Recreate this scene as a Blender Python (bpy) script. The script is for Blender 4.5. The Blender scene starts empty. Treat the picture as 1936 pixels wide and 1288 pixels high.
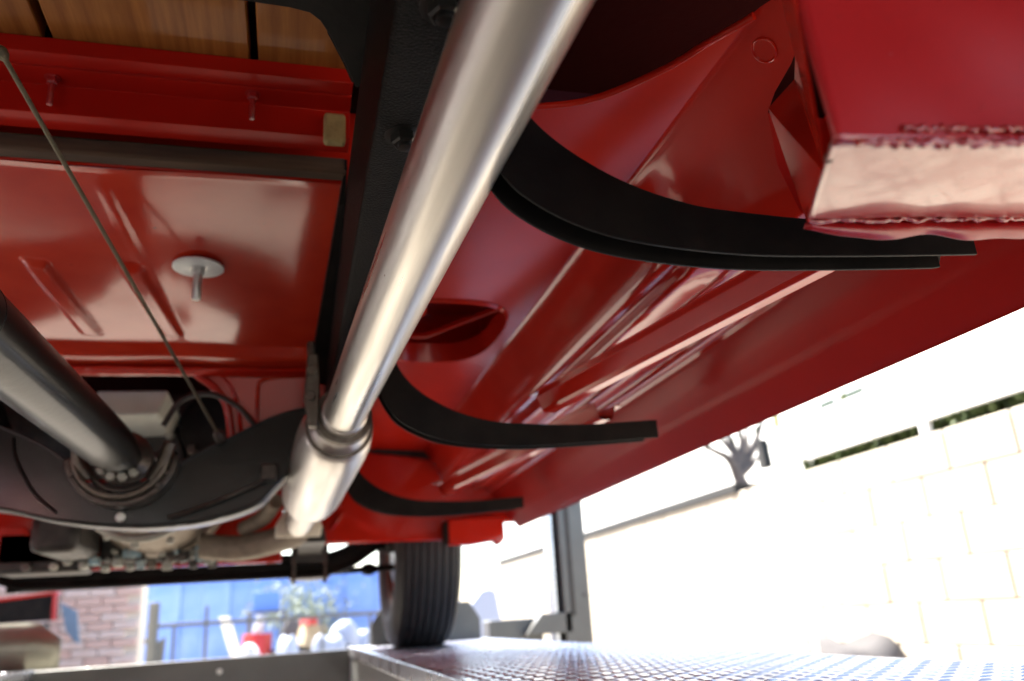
import bpy, bmesh, math, random
from mathutils import Vector, Matrix
random.seed(7)
R = math.radians
S = bpy.context.scene
COL = S.collection
CH = 0.85                                   # the camera stands 0.85 m above the yard

# ------------------------------------------------------------------ camera
cam = bpy.data.cameras.new('camera')
cam_o = bpy.data.objects.new('camera', cam); COL.objects.link(cam_o)
YAW, PITCH, ROLL = R(15.57), R(18.44), R(-3.66)
Fv = Vector((math.sin(YAW)*math.cos(PITCH), math.cos(YAW)*math.cos(PITCH), math.sin(PITCH)))
R0 = Vector((math.cos(YAW), -math.sin(YAW), 0)); U0 = R0.cross(Fv)
Rv = R0*math.cos(ROLL)+U0*math.sin(ROLL); Uv = U0*math.cos(ROLL)-R0*math.sin(ROLL)
cam_o.matrix_world = Matrix(((Rv.x, Uv.x, -Fv.x, 0), (Rv.y, Uv.y, -Fv.y, 0), (Rv.z, Uv.z, -Fv.z, CH), (0, 0, 0, 1)))
cam.sensor_width = 36; cam.sensor_fit = 'HORIZONTAL'; cam.lens = 36*1549/1936
cam.clip_start = 0.02; cam.clip_end = 500
cam.dof.use_dof = True; cam.dof.focus_distance = 0.72; cam.dof.aperture_fstop = 4.5
S.camera = cam_o

# ------------------------------------------------------------------ light
SUN_EL, SUN_AZ = 50, -30                    # azimuth from +Y, negative = to the left
sd = Vector((math.sin(R(SUN_AZ))*math.cos(R(SUN_EL)), math.cos(R(SUN_AZ))*math.cos(R(SUN_EL)), math.sin(R(SUN_EL))))
w = bpy.data.worlds.new('World'); S.world = w; w.use_nodes = True
nt = w.node_tree; bg = nt.nodes['Background']
sky = nt.nodes.new('ShaderNodeTexSky'); sky.sky_type = 'NISHITA'; sky.sun_disc = False
sky.sun_elevation = R(SUN_EL); sky.sun_rotation = R(SUN_AZ); sky.air_density = 1.0; sky.dust_density = 2.0
nt.links.new(sky.outputs[0], bg.inputs[0]); bg.inputs[1].default_value = 0.14
sun = bpy.data.lights.new('sun', 'SUN'); sun.energy = 5.0; sun.angle = R(0.5); sun.color = (1, .94, .84)
sun_o = bpy.data.objects.new('sun', sun); COL.objects.link(sun_o)
sun_o.rotation_euler = sd.to_track_quat('Z', 'Y').to_euler()
vs = S.view_settings; vs.view_transform = 'Standard'; vs.look = 'None'; vs.gamma = 1; vs.use_curve_mapping = False
vs.exposure = 2.3

# ------------------------------------------------------------------ materials
def mat(name, col, rough=.5, metal=0., coat=0., coat_rough=.06, var=.0, var_col=None, vscale=6., bump=0., bscale=200.,
        stretch=(1, 1, 1), rvar=0., detail=5., spec=.5, aniso=0.):
    m = bpy.data.materials.new(name); m.use_nodes = True
    N = m.node_tree.nodes; L = m.node_tree.links; b = N['Principled BSDF']
    b.inputs['Base Color'].default_value = (*col, 1); b.inputs['Roughness'].default_value = rough
    b.inputs['Metallic'].default_value = metal; b.inputs['Coat Weight'].default_value = coat
    b.inputs['Coat Roughness'].default_value = coat_rough; b.inputs['Specular IOR Level'].default_value = spec
    tc = N.new('ShaderNodeTexCoord'); mp = N.new('ShaderNodeMapping'); mp.inputs['Scale'].default_value = stretch
    L.new(tc.outputs['Object'], mp.inputs[0])
    if var or rvar:
        n = N.new('ShaderNodeTexNoise'); n.inputs['Scale'].default_value = vscale; n.inputs['Detail'].default_value = detail
        L.new(mp.outputs[0], n.inputs['Vector'])
        rp = N.new('ShaderNodeMapRange'); rp.inputs[1].default_value = .35; rp.inputs[2].default_value = .68
        L.new(n.outputs[0], rp.inputs[0])
        if var:
            mx = N.new('ShaderNodeMix'); mx.data_type = 'RGBA'
            mx.inputs[6].default_value = (*col, 1)
            mx.inputs[7].default_value = (*(var_col or [c*.5 for c in col]), 1)
            sc = N.new('ShaderNodeMath'); sc.operation = 'MULTIPLY'; sc.inputs[1].default_value = var
            L.new(rp.outputs[0], sc.inputs[0]); L.new(sc.outputs[0], mx.inputs[0]); L.new(mx.outputs[2], b.inputs['Base Color'])
        if rvar:
            ma = N.new('ShaderNodeMath'); ma.operation = 'MULTIPLY_ADD'; ma.inputs[1].default_value = rvar; ma.inputs[2].default_value = rough
            L.new(rp.outputs[0], ma.inputs[0]); L.new(ma.outputs[0], b.inputs['Roughness'])
    if bump:
        n2 = N.new('ShaderNodeTexNoise'); n2.inputs['Scale'].default_value = bscale; n2.inputs['Detail'].default_value = 4
        L.new(mp.outputs[0], n2.inputs['Vector'])
        bp = N.new('ShaderNodeBump'); bp.inputs['Strength'].default_value = bump; bp.inputs['Distance'].default_value = .002
        L.new(n2.outputs[0], bp.inputs['Height']); L.new(bp.outputs[0], b.inputs['Normal'])
        if coat: L.new(bp.outputs[0], b.inputs['Coat Normal'])
    return m

RED = mat('red_paint', (.54, .017, .005), .5, coat=.85, coat_rough=.09, var=.35, var_col=(.40, .006, .004), vscale=9, bump=.02, bscale=22, rvar=.12, spec=.04)
RED_FLAT = mat('red_satin_paint', (.56, .018, .005), .5, coat=.32, coat_rough=.16, var=.35, var_col=(.40, .006, .004), vscale=9, bump=.02, bscale=22, spec=.04)
RED_SILL = mat('red_matt_sill_paint', (.46, .012, .005), .5, coat=.25, coat_rough=.28, var=.4, var_col=(.34, .006, .004), vscale=7, bump=.03, bscale=30, spec=.04)
RED_FLOOR = mat('red_floor_paint', (.58, .036, .010), .42, coat=.9, coat_rough=.13, var=.5, var_col=(.40, .012, .008), vscale=11, bump=.09, bscale=26, rvar=.15, spec=.06)
RED_SPECK = mat('red_paint_overspray', (.46, .012, .014), .35, coat=1, coat_rough=.07, var=.3, var_col=(.36, .008, .010), vscale=14, bump=.05, bscale=60)
DARK_MAROON = mat('dark_maroon_panel', (.030, .004, .004), .9, bump=.3, bscale=80, spec=.05)  # even dark maroon for the bed side and inner cab panels
RED_BRUSH = mat('red_brushed_paint', (.46, .012, .014), .3, coat=1, coat_rough=.07, var=.3, vscale=30, bump=.05, bscale=90)
RED_WELD = mat('red_weld_bead', (.40, .012, .012), .3, coat=1, coat_rough=.08, bump=1., bscale=160)
BLACK = mat('black_chassis_paint', (.009, .008, .0075), .5, spec=.08, var=.6, var_col=(.022, .019, .016), vscale=20, bump=.25, bscale=120)
WRINKLE = mat('black_wrinkle_paint', (.007, .007, .007), .5, spec=.10, bump=1., bscale=420, var=.5, var_col=(.02, .018, .016), vscale=60)
BLACK_GLOSS = mat('black_gloss_paint', (.012, .012, .011), .34, coat=.5, coat_rough=.16, bump=.12, bscale=60, spec=.3)
SATIN = mat('satin_black_tube_paint', (.008, .008, .008), .42, coat=.30, coat_rough=.16, spec=.08, bump=.1, bscale=80)
STEEL = mat('aluminised_steel', (.66, .63, .575), .26, metal=1, var=.55, var_col=(.50, .48, .44), vscale=70, stretch=(1, 1, .035), rvar=.16, bump=.06, bscale=900)
def flecks(m, scale, thr, col, stretch=(1, 1, 1)):
    N = m.node_tree.nodes; L = m.node_tree.links; b = N['Principled BSDF']
    src = b.inputs['Base Color'].links[0].from_socket
    tc = N.new('ShaderNodeTexCoord'); mp = N.new('ShaderNodeMapping'); mp.inputs['Scale'].default_value = stretch; L.new(tc.outputs['Object'], mp.inputs[0])
    n = N.new('ShaderNodeTexNoise'); n.inputs['Scale'].default_value = scale; n.inputs['Detail'].default_value = 3; L.new(mp.outputs[0], n.inputs['Vector'])
    rp = N.new('ShaderNodeMapRange'); rp.inputs[1].default_value = thr; rp.inputs[2].default_value = thr+.05; L.new(n.outputs[0], rp.inputs[0])
    mx = N.new('ShaderNodeMix'); mx.data_type = 'RGBA'; L.new(rp.outputs[0], mx.inputs[0]); L.new(src, mx.inputs[6]); mx.inputs[7].default_value = (*col, 1)
    L.new(mx.outputs[2], b.inputs['Base Color'])
flecks(STEEL, 130, .735, (.22, .16, .11), (1, 1, .6)); flecks(STEEL, 24, .70, (.46, .40, .33), (1, 1, .12))
flecks(RED_FLOOR, 60, .74, (.16, .02, .012))
def worn_coat(m, scale, lo, hi):
    N = m.node_tree.nodes; L = m.node_tree.links; b = N['Principled BSDF']
    tc = N.new('ShaderNodeTexCoord'); n = N.new('ShaderNodeTexNoise'); n.inputs['Scale'].default_value = scale; n.inputs['Detail'].default_value = 7; n.inputs['Roughness'].default_value = .7
    L.new(tc.outputs['Object'], n.inputs['Vector'])
    rp = N.new('ShaderNodeMapRange'); rp.inputs[1].default_value = .36; rp.inputs[2].default_value = .56; rp.inputs[3].default_value = lo; rp.inputs[4].default_value = hi
    L.new(n.outputs[0], rp.inputs[0]); L.new(rp.outputs[0], b.inputs['Coat Weight'])
worn_coat(RED_BRUSH, 16, .15, .62)
flecks(RED_BRUSH, 150, .70, (.10, .012, .02), (1, 1.6, 1)); flecks(RED_SPECK, 220, .745, (.62, .30, .32))
STEEL_MUF = mat('muffler_steel', (.72, .69, .65), .33, metal=1, var=.4, var_col=(.55, .53, .51), vscale=40, stretch=(1, 1, .1), rvar=.15)
ZINC = mat('zinc_plate', (.74, .74, .70), .32, metal=.9, var=.3, vscale=60, rvar=.2)
BRIGHT = mat('bright_zinc_washer', (.86, .88, .84), .4, metal=.15, var=.2, vscale=60)
CLAMP = mat('dull_clamp_steel', (.20, .175, .145), .5, metal=.8, var=.6, var_col=(.09, .07, .055), vscale=80)
ALU = mat('cast_aluminium', (.42, .42, .37), .5, metal=.6, var=.5, var_col=(.26, .26, .21), vscale=40, bump=.4, bscale=250)
CAST = mat('tan_cast_iron', (.30, .25, .19), .6, metal=.35, var=.6, var_col=(.17, .13, .10), vscale=50, bump=.5, bscale=200)
CASE = mat('pale_gearbox_alloy', (.62, .64, .56), .6, metal=.15, var=.4, var_col=(.48, .50, .43), vscale=18, bump=.3, bscale=120)
GREASE = mat('greasy_steel', (.09, .075, .065), .35, metal=.6, var=.6, var_col=(.03, .025, .022), vscale=50, bump=.3, bscale=160)
WOODM = bpy.data.materials.new('varnished_bed_wood'); WOODM.use_nodes = True
def wood():
    N = WOODM.node_tree.nodes; L = WOODM.node_tree.links; b = N['Principled BSDF']
    tc = N.new('ShaderNodeTexCoord'); mp = N.new('ShaderNodeMapping'); mp.inputs['Scale'].default_value = (34, 1.6, 30)
    L.new(tc.outputs['Object'], mp.inputs[0])
    n = N.new('ShaderNodeTexNoise'); n.inputs['Scale'].default_value = 3; n.inputs['Detail'].default_value = 8; n.inputs['Roughness'].default_value = .7
    L.new(mp.outputs[0], n.inputs['Vector'])
    wv = N.new('ShaderNodeTexWave'); wv.inputs['Scale'].default_value = .35; wv.inputs['Distortion'].default_value = 9; wv.inputs['Detail'].default_value = 3
    L.new(mp.outputs[0], wv.inputs['Vector'])
    mx = N.new('ShaderNodeMath'); mx.operation = 'MULTIPLY_ADD'; mx.inputs[1].default_value = .14; L.new(wv.outputs['Fac'], mx.inputs[0]); L.new(n.outputs[0], mx.inputs[2])
    cr = N.new('ShaderNodeValToRGB'); L.new(mx.outputs[0], cr.inputs[0])
    cr.color_ramp.elements[0].position = .4; cr.color_ramp.elements[0].color = (.26, .085, .018, 1)
    cr.color_ramp.elements[1].position = .85; cr.color_ramp.elements[1].color = (.48, .18, .04, 1)
    L.new(cr.outputs[0], b.inputs['Base Color']); b.inputs['Roughness'].default_value = .5; b.inputs['Coat Weight'].default_value = .08; b.inputs['Specular IOR Level'].default_value = .15
    bp = N.new('ShaderNodeBump'); bp.inputs['Strength'].default_value = .15; L.new(n.outputs[0], bp.inputs['Height']); L.new(bp.outputs[0], b.inputs['Normal'])
wood()
SPACER = mat('weathered_spacer_wood', (.13, .08, .05), .7, spec=.1, var=.8, var_col=(.05, .035, .03), vscale=12, stretch=(.4, 3, 6), bump=.3, bscale=40)
RUBBER = mat('tyre_rubber', (.018, .018, .019), .62, var=.5, var_col=(.03, .03, .03), vscale=30, bump=.2, bscale=150)
FOAM = mat('yellowed_foam', (.42, .31, .13), .9, var=.5, vscale=80, bump=1., bscale=220)
CABLE = mat('olive_steel_cable', (.20, .17, .10), .45, metal=.4, bump=.8, bscale=500)
PALE = mat('pale_flange_steel', (.80, .74, .60), .5, metal=.25, var=.4, var_col=(.55, .46, .32), vscale=60)
BLUE_GASKET = mat('pale_blue_gasket', (.22, .36, .42), .5, var=.9, var_col=(.5, .55, .5), vscale=70)
WHITE_PLASTIC = mat('white_plastic', (.55, .57, .60), .4)
GALV = mat('galvanised_steel', (.60, .62, .66), .24, metal=.9, var=.5, var_col=(.45, .47, .51), vscale=14, rvar=.14)
LIFT = mat('grey_lift_paint', (.115, .12, .115), .45, metal=.2, var=.4, var_col=(.075, .075, .075), vscale=12, coat=.2)
BLOCK = mat('pale_block', (.52, .465, .375), .9, var=.5, var_col=(.46, .405, .32), vscale=4, bump=.6, bscale=60)
MORTAR = mat('pale_mortar', (.64, .59, .52), .95, bump=.5, bscale=80)
COPING = mat('dark_coping', (.006, .005, .004), .7, var=.5, vscale=8)
BRICK = mat('pinkish_brick', (.66, .46, .40), .9, var=.8, var_col=(.60, .45, .39), vscale=3.5, bump=.6, bscale=60)
BRICK_B = mat('pale_worn_brick', (.76, .66, .62), .9, var=.8, var_col=(.52, .36, .30), vscale=4, bump=.6, bscale=60)
CONCRETE = mat('yard_concrete', (.40, .365, .31), .9, var=.5, var_col=(.32, .29, .245), vscale=1.2, bump=.4, bscale=40, detail=8)
BLUEWHITE = mat('pale_blue_sheeting', (.12, .25, .70), .6, var=.6, var_col=(.30, .44, .80), vscale=2)
BLUEP = mat('strong_blue_plastic', (.08, .20, .62), .45)
PAD = mat('dark_low_bounce_pad', (.24, .215, .18), .85, var=.7, var_col=(.14, .125, .105), spec=.2, vscale=2.5, bump=.4, bscale=40, detail=8)  # darkened to cut the bounce light under the truck
STOPM = mat('dull_plated_steel', (.36, .37, .32), .42, metal=.7, var=.5, vscale=9)
LEAF_PALE = mat('grey_green_leaf', (.26, .31, .25), .7)
STUCCO = mat('white_stucco', (.80, .79, .75), .9, bump=.3, bscale=30)
WHITEB = mat('white_board', (.80, .80, .78), .6)
GLASS = mat('greenish_window_glass', (.06, .08, .06), .3, spec=.2)
LEAF = mat('leaf_green', (.10, .14, .06), .6, var=.8, var_col=(.11, .15, .05), vscale=9)
LEAF_DARK = mat('dark_hedge_green', (.12, .17, .06), .6, var=.9, var_col=(.05, .085, .025), vscale=9)
BARK = mat('grey_bark', (.13, .11, .105), .9, var=.6, vscale=14, bump=1., bscale=40)
YELLOW = mat('yellowed_pole', (.55, .47, .20), .6)
PALE_BLUE = mat('pale_blue_sack_and_shadow', (.36, .42, .56), .7, bump=.3, bscale=14)  # colour of the pale sacks and of the bluish shadow sheet
GREY_BUNDLE_SHADOW = mat('grey_bundle_and_shadow', (.13, .125, .125), .9, spec=.1, bump=.3, bscale=14, var=.4, vscale=5)  # colour of the dark bundle and of the shadow mound
CARD = mat('tan_cardboard', (.42, .34, .22), .85, var=.5, vscale=10)
REDP = mat('red_plastic', (.45, .03, .03), .4)
DARK = mat('dark_oily_steel', (.03, .028, .027), .5, metal=.3, var=.7, var_col=(.07, .06, .05), vscale=30)
STEELBLUE = mat('blue_grey_board', (.16, .24, .34), .6, var=.3, vscale=3)

# ------------------------------------------------------------------ geometry helpers (coordinates relative to the camera's height)
WM = {}
def link(o, parent=None, world=None):
    COL.objects.link(o)
    W = world or Matrix.Identity(4); WM[o.name] = W
    if parent is not None:
        o.parent = parent; o.matrix_local = WM[parent.name].inverted() @ W
    else: o.matrix_world = W
    return o
def empty(name, loc, label=None, cat=None, group=None):
    o = bpy.data.objects.new(name, None); o.empty_display_size = .1
    link(o, None, Matrix.Translation((loc[0], loc[1], loc[2]+CH)))
    return tag(o, label, cat, group)
def tag(o, label=None, cat=None, group=None, kind=None):
    if label: o['label'] = label
    if cat: o['category'] = cat
    if group: o['group'] = group
    if kind: o['kind'] = kind
    return o
def from_bm(name, bm, m, parent=None, smooth=0, bevel=0., world=None, segs=2):
    me = bpy.data.meshes.new(name)
    bmesh.ops.recalc_face_normals(bm, faces=bm.faces)
    if world is None:
        c = Vector((0, 0, 0))
        for v in bm.verts: c += v.co
        c /= max(1, len(bm.verts))
        for v in bm.verts: v.co -= c
        world = Matrix.Translation(c+Vector((0, 0, CH)))
    bm.to_mesh(me); bm.free()
    me.materials.append(m)
    if smooth:
        for p in me.polygons: p.use_smooth = True
        me.set_sharp_from_angle(angle=R(smooth))
    o = bpy.data.objects.new(name, me); link(o, parent, world)
    if bevel:
        b = o.modifiers.new('bevel', 'BEVEL'); b.width = bevel; b.segments = segs; b.limit_method = 'ANGLE'; b.angle_limit = R(35); b.harden_normals = False
        for p in me.polygons: p.use_smooth = True
        me.set_sharp_from_angle(angle=R(smooth or 35))
    return o
def add_box(bm, x0, x1, y0, y1, z0, z1, M=None):
    vs_ = [bm.verts.new((x, y, z)) for x in (x0, x1) for y in (y0, y1) for z in (z0, z1)]
    if M is not None:
        for v in vs_: v.co = M @ v.co
    for f in ((0, 1, 3, 2), (4, 6, 7, 5), (0, 4, 5, 1), (2, 3, 7, 6), (0, 2, 6, 4), (1, 5, 7, 3)): bm.faces.new([vs_[i] for i in f])
def box(name, x0, x1, y0, y1, z0, z1, m, parent=None, bevel=.002, M=None):
    bm = bmesh.new(); add_box(bm, x0, x1, y0, y1, z0, z1, M); return from_bm(name, bm, m, parent, bevel=bevel)
def add_prism(bm, poly, axis, a0, a1):
    def mk(p, a): return {'X': (a, p[0], p[1]), 'Y': (p[0], a, p[1]), 'Z': (p[0], p[1], a)}[axis]
    A = [bm.verts.new(mk(p, a0)) for p in poly]; B = [bm.verts.new(mk(p, a1)) for p in poly]
    n = len(poly); bm.faces.new(A); bm.faces.new(B[::-1])
    for i in range(n): bm.faces.new((A[i], B[i], B[(i+1) % n], A[(i+1) % n]))
def prism(name, poly, axis, a0, a1, m, parent=None, bevel=.002, smooth=0):
    bm = bmesh.new(); add_prism(bm, poly, axis, a0, a1); return from_bm(name, bm, m, parent, bevel=bevel, smooth=smooth)
def spline(pts, n):
    P = [Vector(p) for p in pts]; out = []
    Q = [P[0]*2-P[1]]+P+[P[-1]*2-P[-2]]
    for i in range(1, len(Q)-2):
        for k in range(n):
            t = k/n; a, b, c, d = Q[i-1:i+3]
            out.append(.5*((2*b)+(c-a)*t+(2*a-5*b+4*c-d)*t*t+(3*b-a-3*c+d)*t**3))
    return out+[P[-1]]
def add_tube(bm, path, r, n=10, caps=True):
    P = [Vector(p) for p in path]; rad = r if isinstance(r, (list, tuple)) else [r]*len(P)
    rings = []; prev = None
    for i, p in enumerate(P):
        t = (P[min(i+1, len(P)-1)]-P[max(i-1, 0)]).normalized()
        if prev is None: u = t.orthogonal().normalized()
        else: u = (prev-t*prev.dot(t)).normalized()
        prev = u; v = t.cross(u)
        rings.append([bm.verts.new(p+(u*math.cos(2*math.pi*k/n)+v*math.sin(2*math.pi*k/n))*rad[i]) for k in range(n)])
    for a, b in zip(rings, rings[1:]):
        for k in range(n): bm.faces.new((a[k], a[(k+1) % n], b[(k+1) % n], b[k]))
    if caps: bm.faces.new(rings[0]); bm.faces.new(rings[-1][::-1])
def tube(name, path, r, m, parent=None, n=10, smooth=45):
    bm = bmesh.new(); add_tube(bm, path, r, n); return from_bm(name, bm, m, parent, smooth=smooth)
def lathe(name, A, B, prof, m, parent=None, n=48, smooth=40, caps=True):
    """profile [(t, r)]: t metres from A towards B; local Z runs along the axis"""
    A = Vector(A); B = Vector(B); q = (B-A).normalized().to_track_quat('Z', 'Y')
    bm = bmesh.new(); rings = []
    for t, r in prof: rings.append([bm.verts.new((r*math.cos(2*math.pi*k/n), r*math.sin(2*math.pi*k/n), t)) for k in range(n)])
    for a, b in zip(rings, rings[1:]):
        for k in range(n): bm.faces.new((a[k], a[(k+1) % n], b[(k+1) % n], b[k]))
    if caps: bm.faces.new(rings[0]); bm.faces.new(rings[-1][::-1])
    return from_bm(name, bm, m, parent, smooth=smooth, world=Matrix.Translation(A+Vector((0, 0, CH))) @ q.to_matrix().to_4x4())
def hexbolt(name, p, d, r, h, m, parent, stud=0., stud_r=None, washer=0.):
    d = Vector(d).normalized(); p = Vector(p)
    o = lathe(name, p, p+d, [(0, r), (h*.8, r), (h, r*.82)], m, parent, n=6, smooth=25)
    if stud: lathe('threaded_end', p+d*h*.9, p+d, [(0, stud_r), (stud*.95, stud_r), (stud, stud_r*.8)], m, o, n=12)
    if washer: lathe('washer', p-d*.003, p, [(0, washer), (.003, washer)], m, o, n=24)
    return o
def fill(bm, outer, holes, mk):
    edges = []
    loops = []
    for lp in [outer]+holes:
        vs_ = [bm.verts.new(mk(p)) for p in lp]; loops.append(vs_)
        edges += [bm.edges.new((vs_[i], vs_[(i+1) % len(vs_)])) for i in range(len(vs_))]
    bmesh.ops.triangle_fill(bm, use_beauty=True, edges=edges)
    return loops
def solid(o, t, off=1.):
    s = o.modifiers.new('thickness', 'SOLIDIFY'); s.thickness = t; s.offset = off; return o
def lerp(a, b, t): return a+(b-a)*t
def inpoly(tab, x):
    if x <= tab[0][0]: return tab[0][1]
    for (x0, y0), (x1, y1) in zip(tab, tab[1:]):
        if x <= x1: return lerp(y0, y1, (x-x0)/(x1-x0))
    return tab[-1][1]
def at(px, py, **k):
    """a measured direction of the survey photograph, met with a real plane X=, Y= or Z= of the place"""
    d = Rv*(px-968)-Uv*(py-644)+Fv*1549
    (a, v), = k.items(); return d*(v/d['XYZ'.index(a)])

# ================================================================== THE SETTING
bm = bmesh.new(); add_box(bm, -60, 60, -60, 90, -1.05, -.85)
tag(from_bm('ground', bm, CONCRETE), kind='structure')
bm = bmesh.new(); add_box(bm, -2.3, 1.12, -4.5, 2.35, -.90, -.845)
tag(from_bm('added_low_bounce_pad', bm, PAD), kind='structure')  # unseen pad, added so the underside reflects dark ground

# ---- block wall along the right of the yard
wall = empty('block_wall', (3.1, 6, -.85), 'long pale block wall running along the right side beyond the lift, its sunlit face blown white', 'wall')
box('wall_core', 3.02, 3.20, -3.5, 12.2, -.85, .70, MORTAR, wall, bevel=0)
bm = bmesh.new(); add_box(bm, -.012, .022, -.195, .195, -.095, .095); bmesh.ops.bevel(bm, geom=bm.edges[:], offset=.006, segments=1, affect='EDGES')
blk = from_bm('block', bm, BLOCK, wall, world=Matrix.Translation((3.0, 0, 0)))
blk_me = blk.data; first = True
for r in range(8):
    for c in range(37):
        y = -2.0+c*.40+(.2 if r % 2 else 0); z = -.85+.10+r*.195-.0
        if not (2.0 < y < 9.5): continue
        W = Matrix.Translation((3.0+random.uniform(-.003, .003), y, z+CH))
        if first: o = blk; first = False; WM[o.name] = W; o.matrix_local = WM[wall.name].inverted() @ W
        else: o = bpy.data.objects.new('block', blk_me); link(o, wall, W)
bm = bmesh.new()
for r in range(8):
    for c in range(37):
        y = -2.0+c*.40+(.2 if r % 2 else 0); z = -.85+.10+r*.195
        if 2.0 < y < 9.5: continue
        add_box(bm, 2.988, 3.022, y-.195, y+.195, z-.095, z+.095)
tag(from_bm('outer_blocks', bm, BLOCK, wall), kind='stuff')
box('coping', 2.97, 3.22, 5.15, 12.2, .703, .77, COPING, wall, bevel=.004)

# ---- white building behind the wall
wb = empty('white_building', (8, 9, -.85), 'white stucco building beyond the block wall, two small windows showing under the sill edge', 'building')
box('wall', 7.0, 12, 4.0, 26, -.85, 5.5, STUCCO, wb, bevel=0)
box('roof', 6.6, 12.4, 3.7, 26.3, 5.5, 5.75, COPING, wb, bevel=0)
def window(px0, px1, py0, py1):
    a = at(px0, py1, X=7.0); b = at(px1, py0, X=7.0)
    y0, y1 = sorted((a.y, b.y)); z0, z1 = sorted((a.z, b.z))
    f = box('window', 6.955, 6.998, y0-.06, y1+.06, z0-.06, z1+.06, WHITEB, wb, bevel=.004)
    bm = bmesh.new()
    add_box(bm, 6.94, 6.953, y0, lerp(y0, y1, .48), z0, z1); add_box(bm, 6.94, 6.953, lerp(y0, y1, .52), y1, z0, z1)
    from_bm('pane', bm, GLASS, f)
window(1562, 1582, 752, 800); window(1606, 1636, 730, 790)
box('wall_lamp', 6.80, 6.998, *sorted((at(1845, 700, X=7).y, at(1862, 722, X=7).y)), at(1853, 724, X=7).z, at(1853, 702, X=7).z, STEELBLUE, wb, bevel=.01)

# ---- white board on posts over the wall, hedge showing under it
bd = empty('white_board_screen', (3.3, 3.6, .7), 'white board screen standing on short posts above the near part of the wall', 'screen')
box('board', 3.26, 3.30, 1.5, 5.0, .845, 1.12, WHITEB, bd, bevel=.004)
for y in (1.6, 3.62, 4.95):
    box('post', 3.262, 3.298, y-.03, y+.03, .702, .845, WHITEB, bd, bevel=.003)
def leaves(name, pts, m, parent, size=.05, kind=None):
    bm = bmesh.new()
    for p in pts:
        s = size*random.uniform(.6, 1.3); M = Matrix.Translation(p) @ Matrix.Rotation(random.uniform(0, 6.3), 4, 'Z') @ Matrix.Rotation(random.uniform(-1.2, 1.2), 4, 'X')
        q = [M @ Vector(v) for v in ((0, -s, 0), (s*.45, 0, s*.12), (0, s, 0), (-s*.45, 0, s*.12))]
        bm.faces.new([bm.verts.new(v) for v in q])
    o = from_bm(name, bm, m, parent)
    if kind: tag(o, kind=kind)
    return o
hd = leaves('hedge', [(random.uniform(3.34, 3.7), random.uniform(2.9, 4.9), random.uniform(.3, 1.0)) for _ in range(9000)], LEAF_DARK, None, .05, 'stuff')
tag(hd, 'dark green hedge showing in the gap under the white board screen', 'hedge')

# ---- street tree left of the screen
tr = empty('bare_tree', (3.7, 6.5, -.85), 'grey forked tree trunk rising behind the wall just past the end of the coping', 'tree')
b0 = at(1425, 955, Y=6.6); bx = at(1395, 900, Y=6.6)
def trunk():
    bm = bmesh.new()
    add_tube(bm, [(b0.x+.05, 6.6, -.85), (b0.x, 6.6, b0.z), bx], [.10, .07, .055], 10)
    for px, py, r in ((1342, 848, .030), (1374, 842, .032), (1412, 846, .036), (1440, 800, .02), (1395, 800, .018), (1360, 800, .016), (1428, 870, .014)):
        e = at(px, py, Y=6.6+random.uniform(-.2, .2)); mid = (bx+e)/2+Vector((.05, 0, .03)); far = e+(e-mid)*4
        add_tube(bm, spline([bx, mid, e, far], 4), [lerp(.05, r*.35, i/12) for i in range(13)], 8)
    from_bm('trunk', bm, BARK, tr, smooth=50)
trunk()
leaves('crown', [(bx.x+random.gauss(0, .55), 6.6+random.gauss(0, .6), bx.z+1.7+random.gauss(0, .5)) for _ in range(1400)], LEAF, tr, .07)
yp = at(1478, 860, X=3.5)
tag(tube('yellow_pole', [(3.5, yp.y, -.85), (3.5, yp.y, 2.6)], .025, YELLOW), 'thin yellowish pole standing behind the wall between tree and screen', 'pole')
dp = at(1455, 885, X=3.34)
tag(prism('dark_finial', [(dp.y-.05, dp.z), (dp.y+.04, dp.z), (dp.y+.03, dp.z+.22), (dp.y-.03, dp.z+.2)], 'X', 3.28, 3.34, COPING), 'small dark upright fence finial by the yellowish pole', 'finial')
for px, h in ((1538, .42), (1600, .38), (1676, .36), (1842, .30)):
    p = at(px, 870 if px < 1700 else 800, X=3.33); x, y = 3.335, p.y
    pl = empty('climbing_stem', (x, y, .70), {1538: 'pale green shoot at the far end of the gap below the screen', 1600: 'second pale green shoot from the hedge end, below the screen', 1676: 'pale green shoot under the middle of the white screen', 1842: 'pale yellow shoot nearest the camera under the white screen'}[px], 'plant', 'shoots growing along the wall top')
    tube('stem', spline([(x-.04, y, .55), (x-.05, y+.01, .75), (x-.06, y-.02, .70+h)], 4), .006, LEAF, pl, 6)
    leaves('foliage', [(x-.05+random.gauss(0, .02), y+random.gauss(0, .03), .70+random.uniform(0, h)) for _ in range(26)], LEAF, pl, .03)

# ---- solid shapes standing in for shadows near the wall, and a stake
def heap(name, cx_, cy_, rx, ry, z0, h, m, label, cat, seed=0, seg=28):
    rnd = random.Random(seed); bm = bmesh.new(); ph = [rnd.uniform(0, 6.3) for _ in range(6)]
    rings = []
    for j in range(10):
        t = j/9*.93; ring = []
        for k in range(seg):
            a = 2*math.pi*k/seg
            f = 1+.10*math.sin(3*a+ph[0]+t*2)+.07*math.sin(5*a+ph[1]-t*3)
            rr = math.cos(t*math.pi/2)**.42
            ring.append(bm.verts.new((cx_+rx*rr*f*math.cos(a), cy_+ry*rr*f*math.sin(a), z0+h*math.sin(t*math.pi/2)*(1+.05*math.sin(2*a+ph[2])))))
        rings.append(ring)
    for a, b in zip(rings, rings[1:]):
        for k in range(seg): bm.faces.new((a[k], a[(k+1) % seg], b[(k+1) % seg], b[k]))
    bm.faces.new(rings[0][::-1]); bm.faces.new(rings[-1])
    return tag(from_bm(name, bm, m, None, smooth=60), label, cat)
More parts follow.
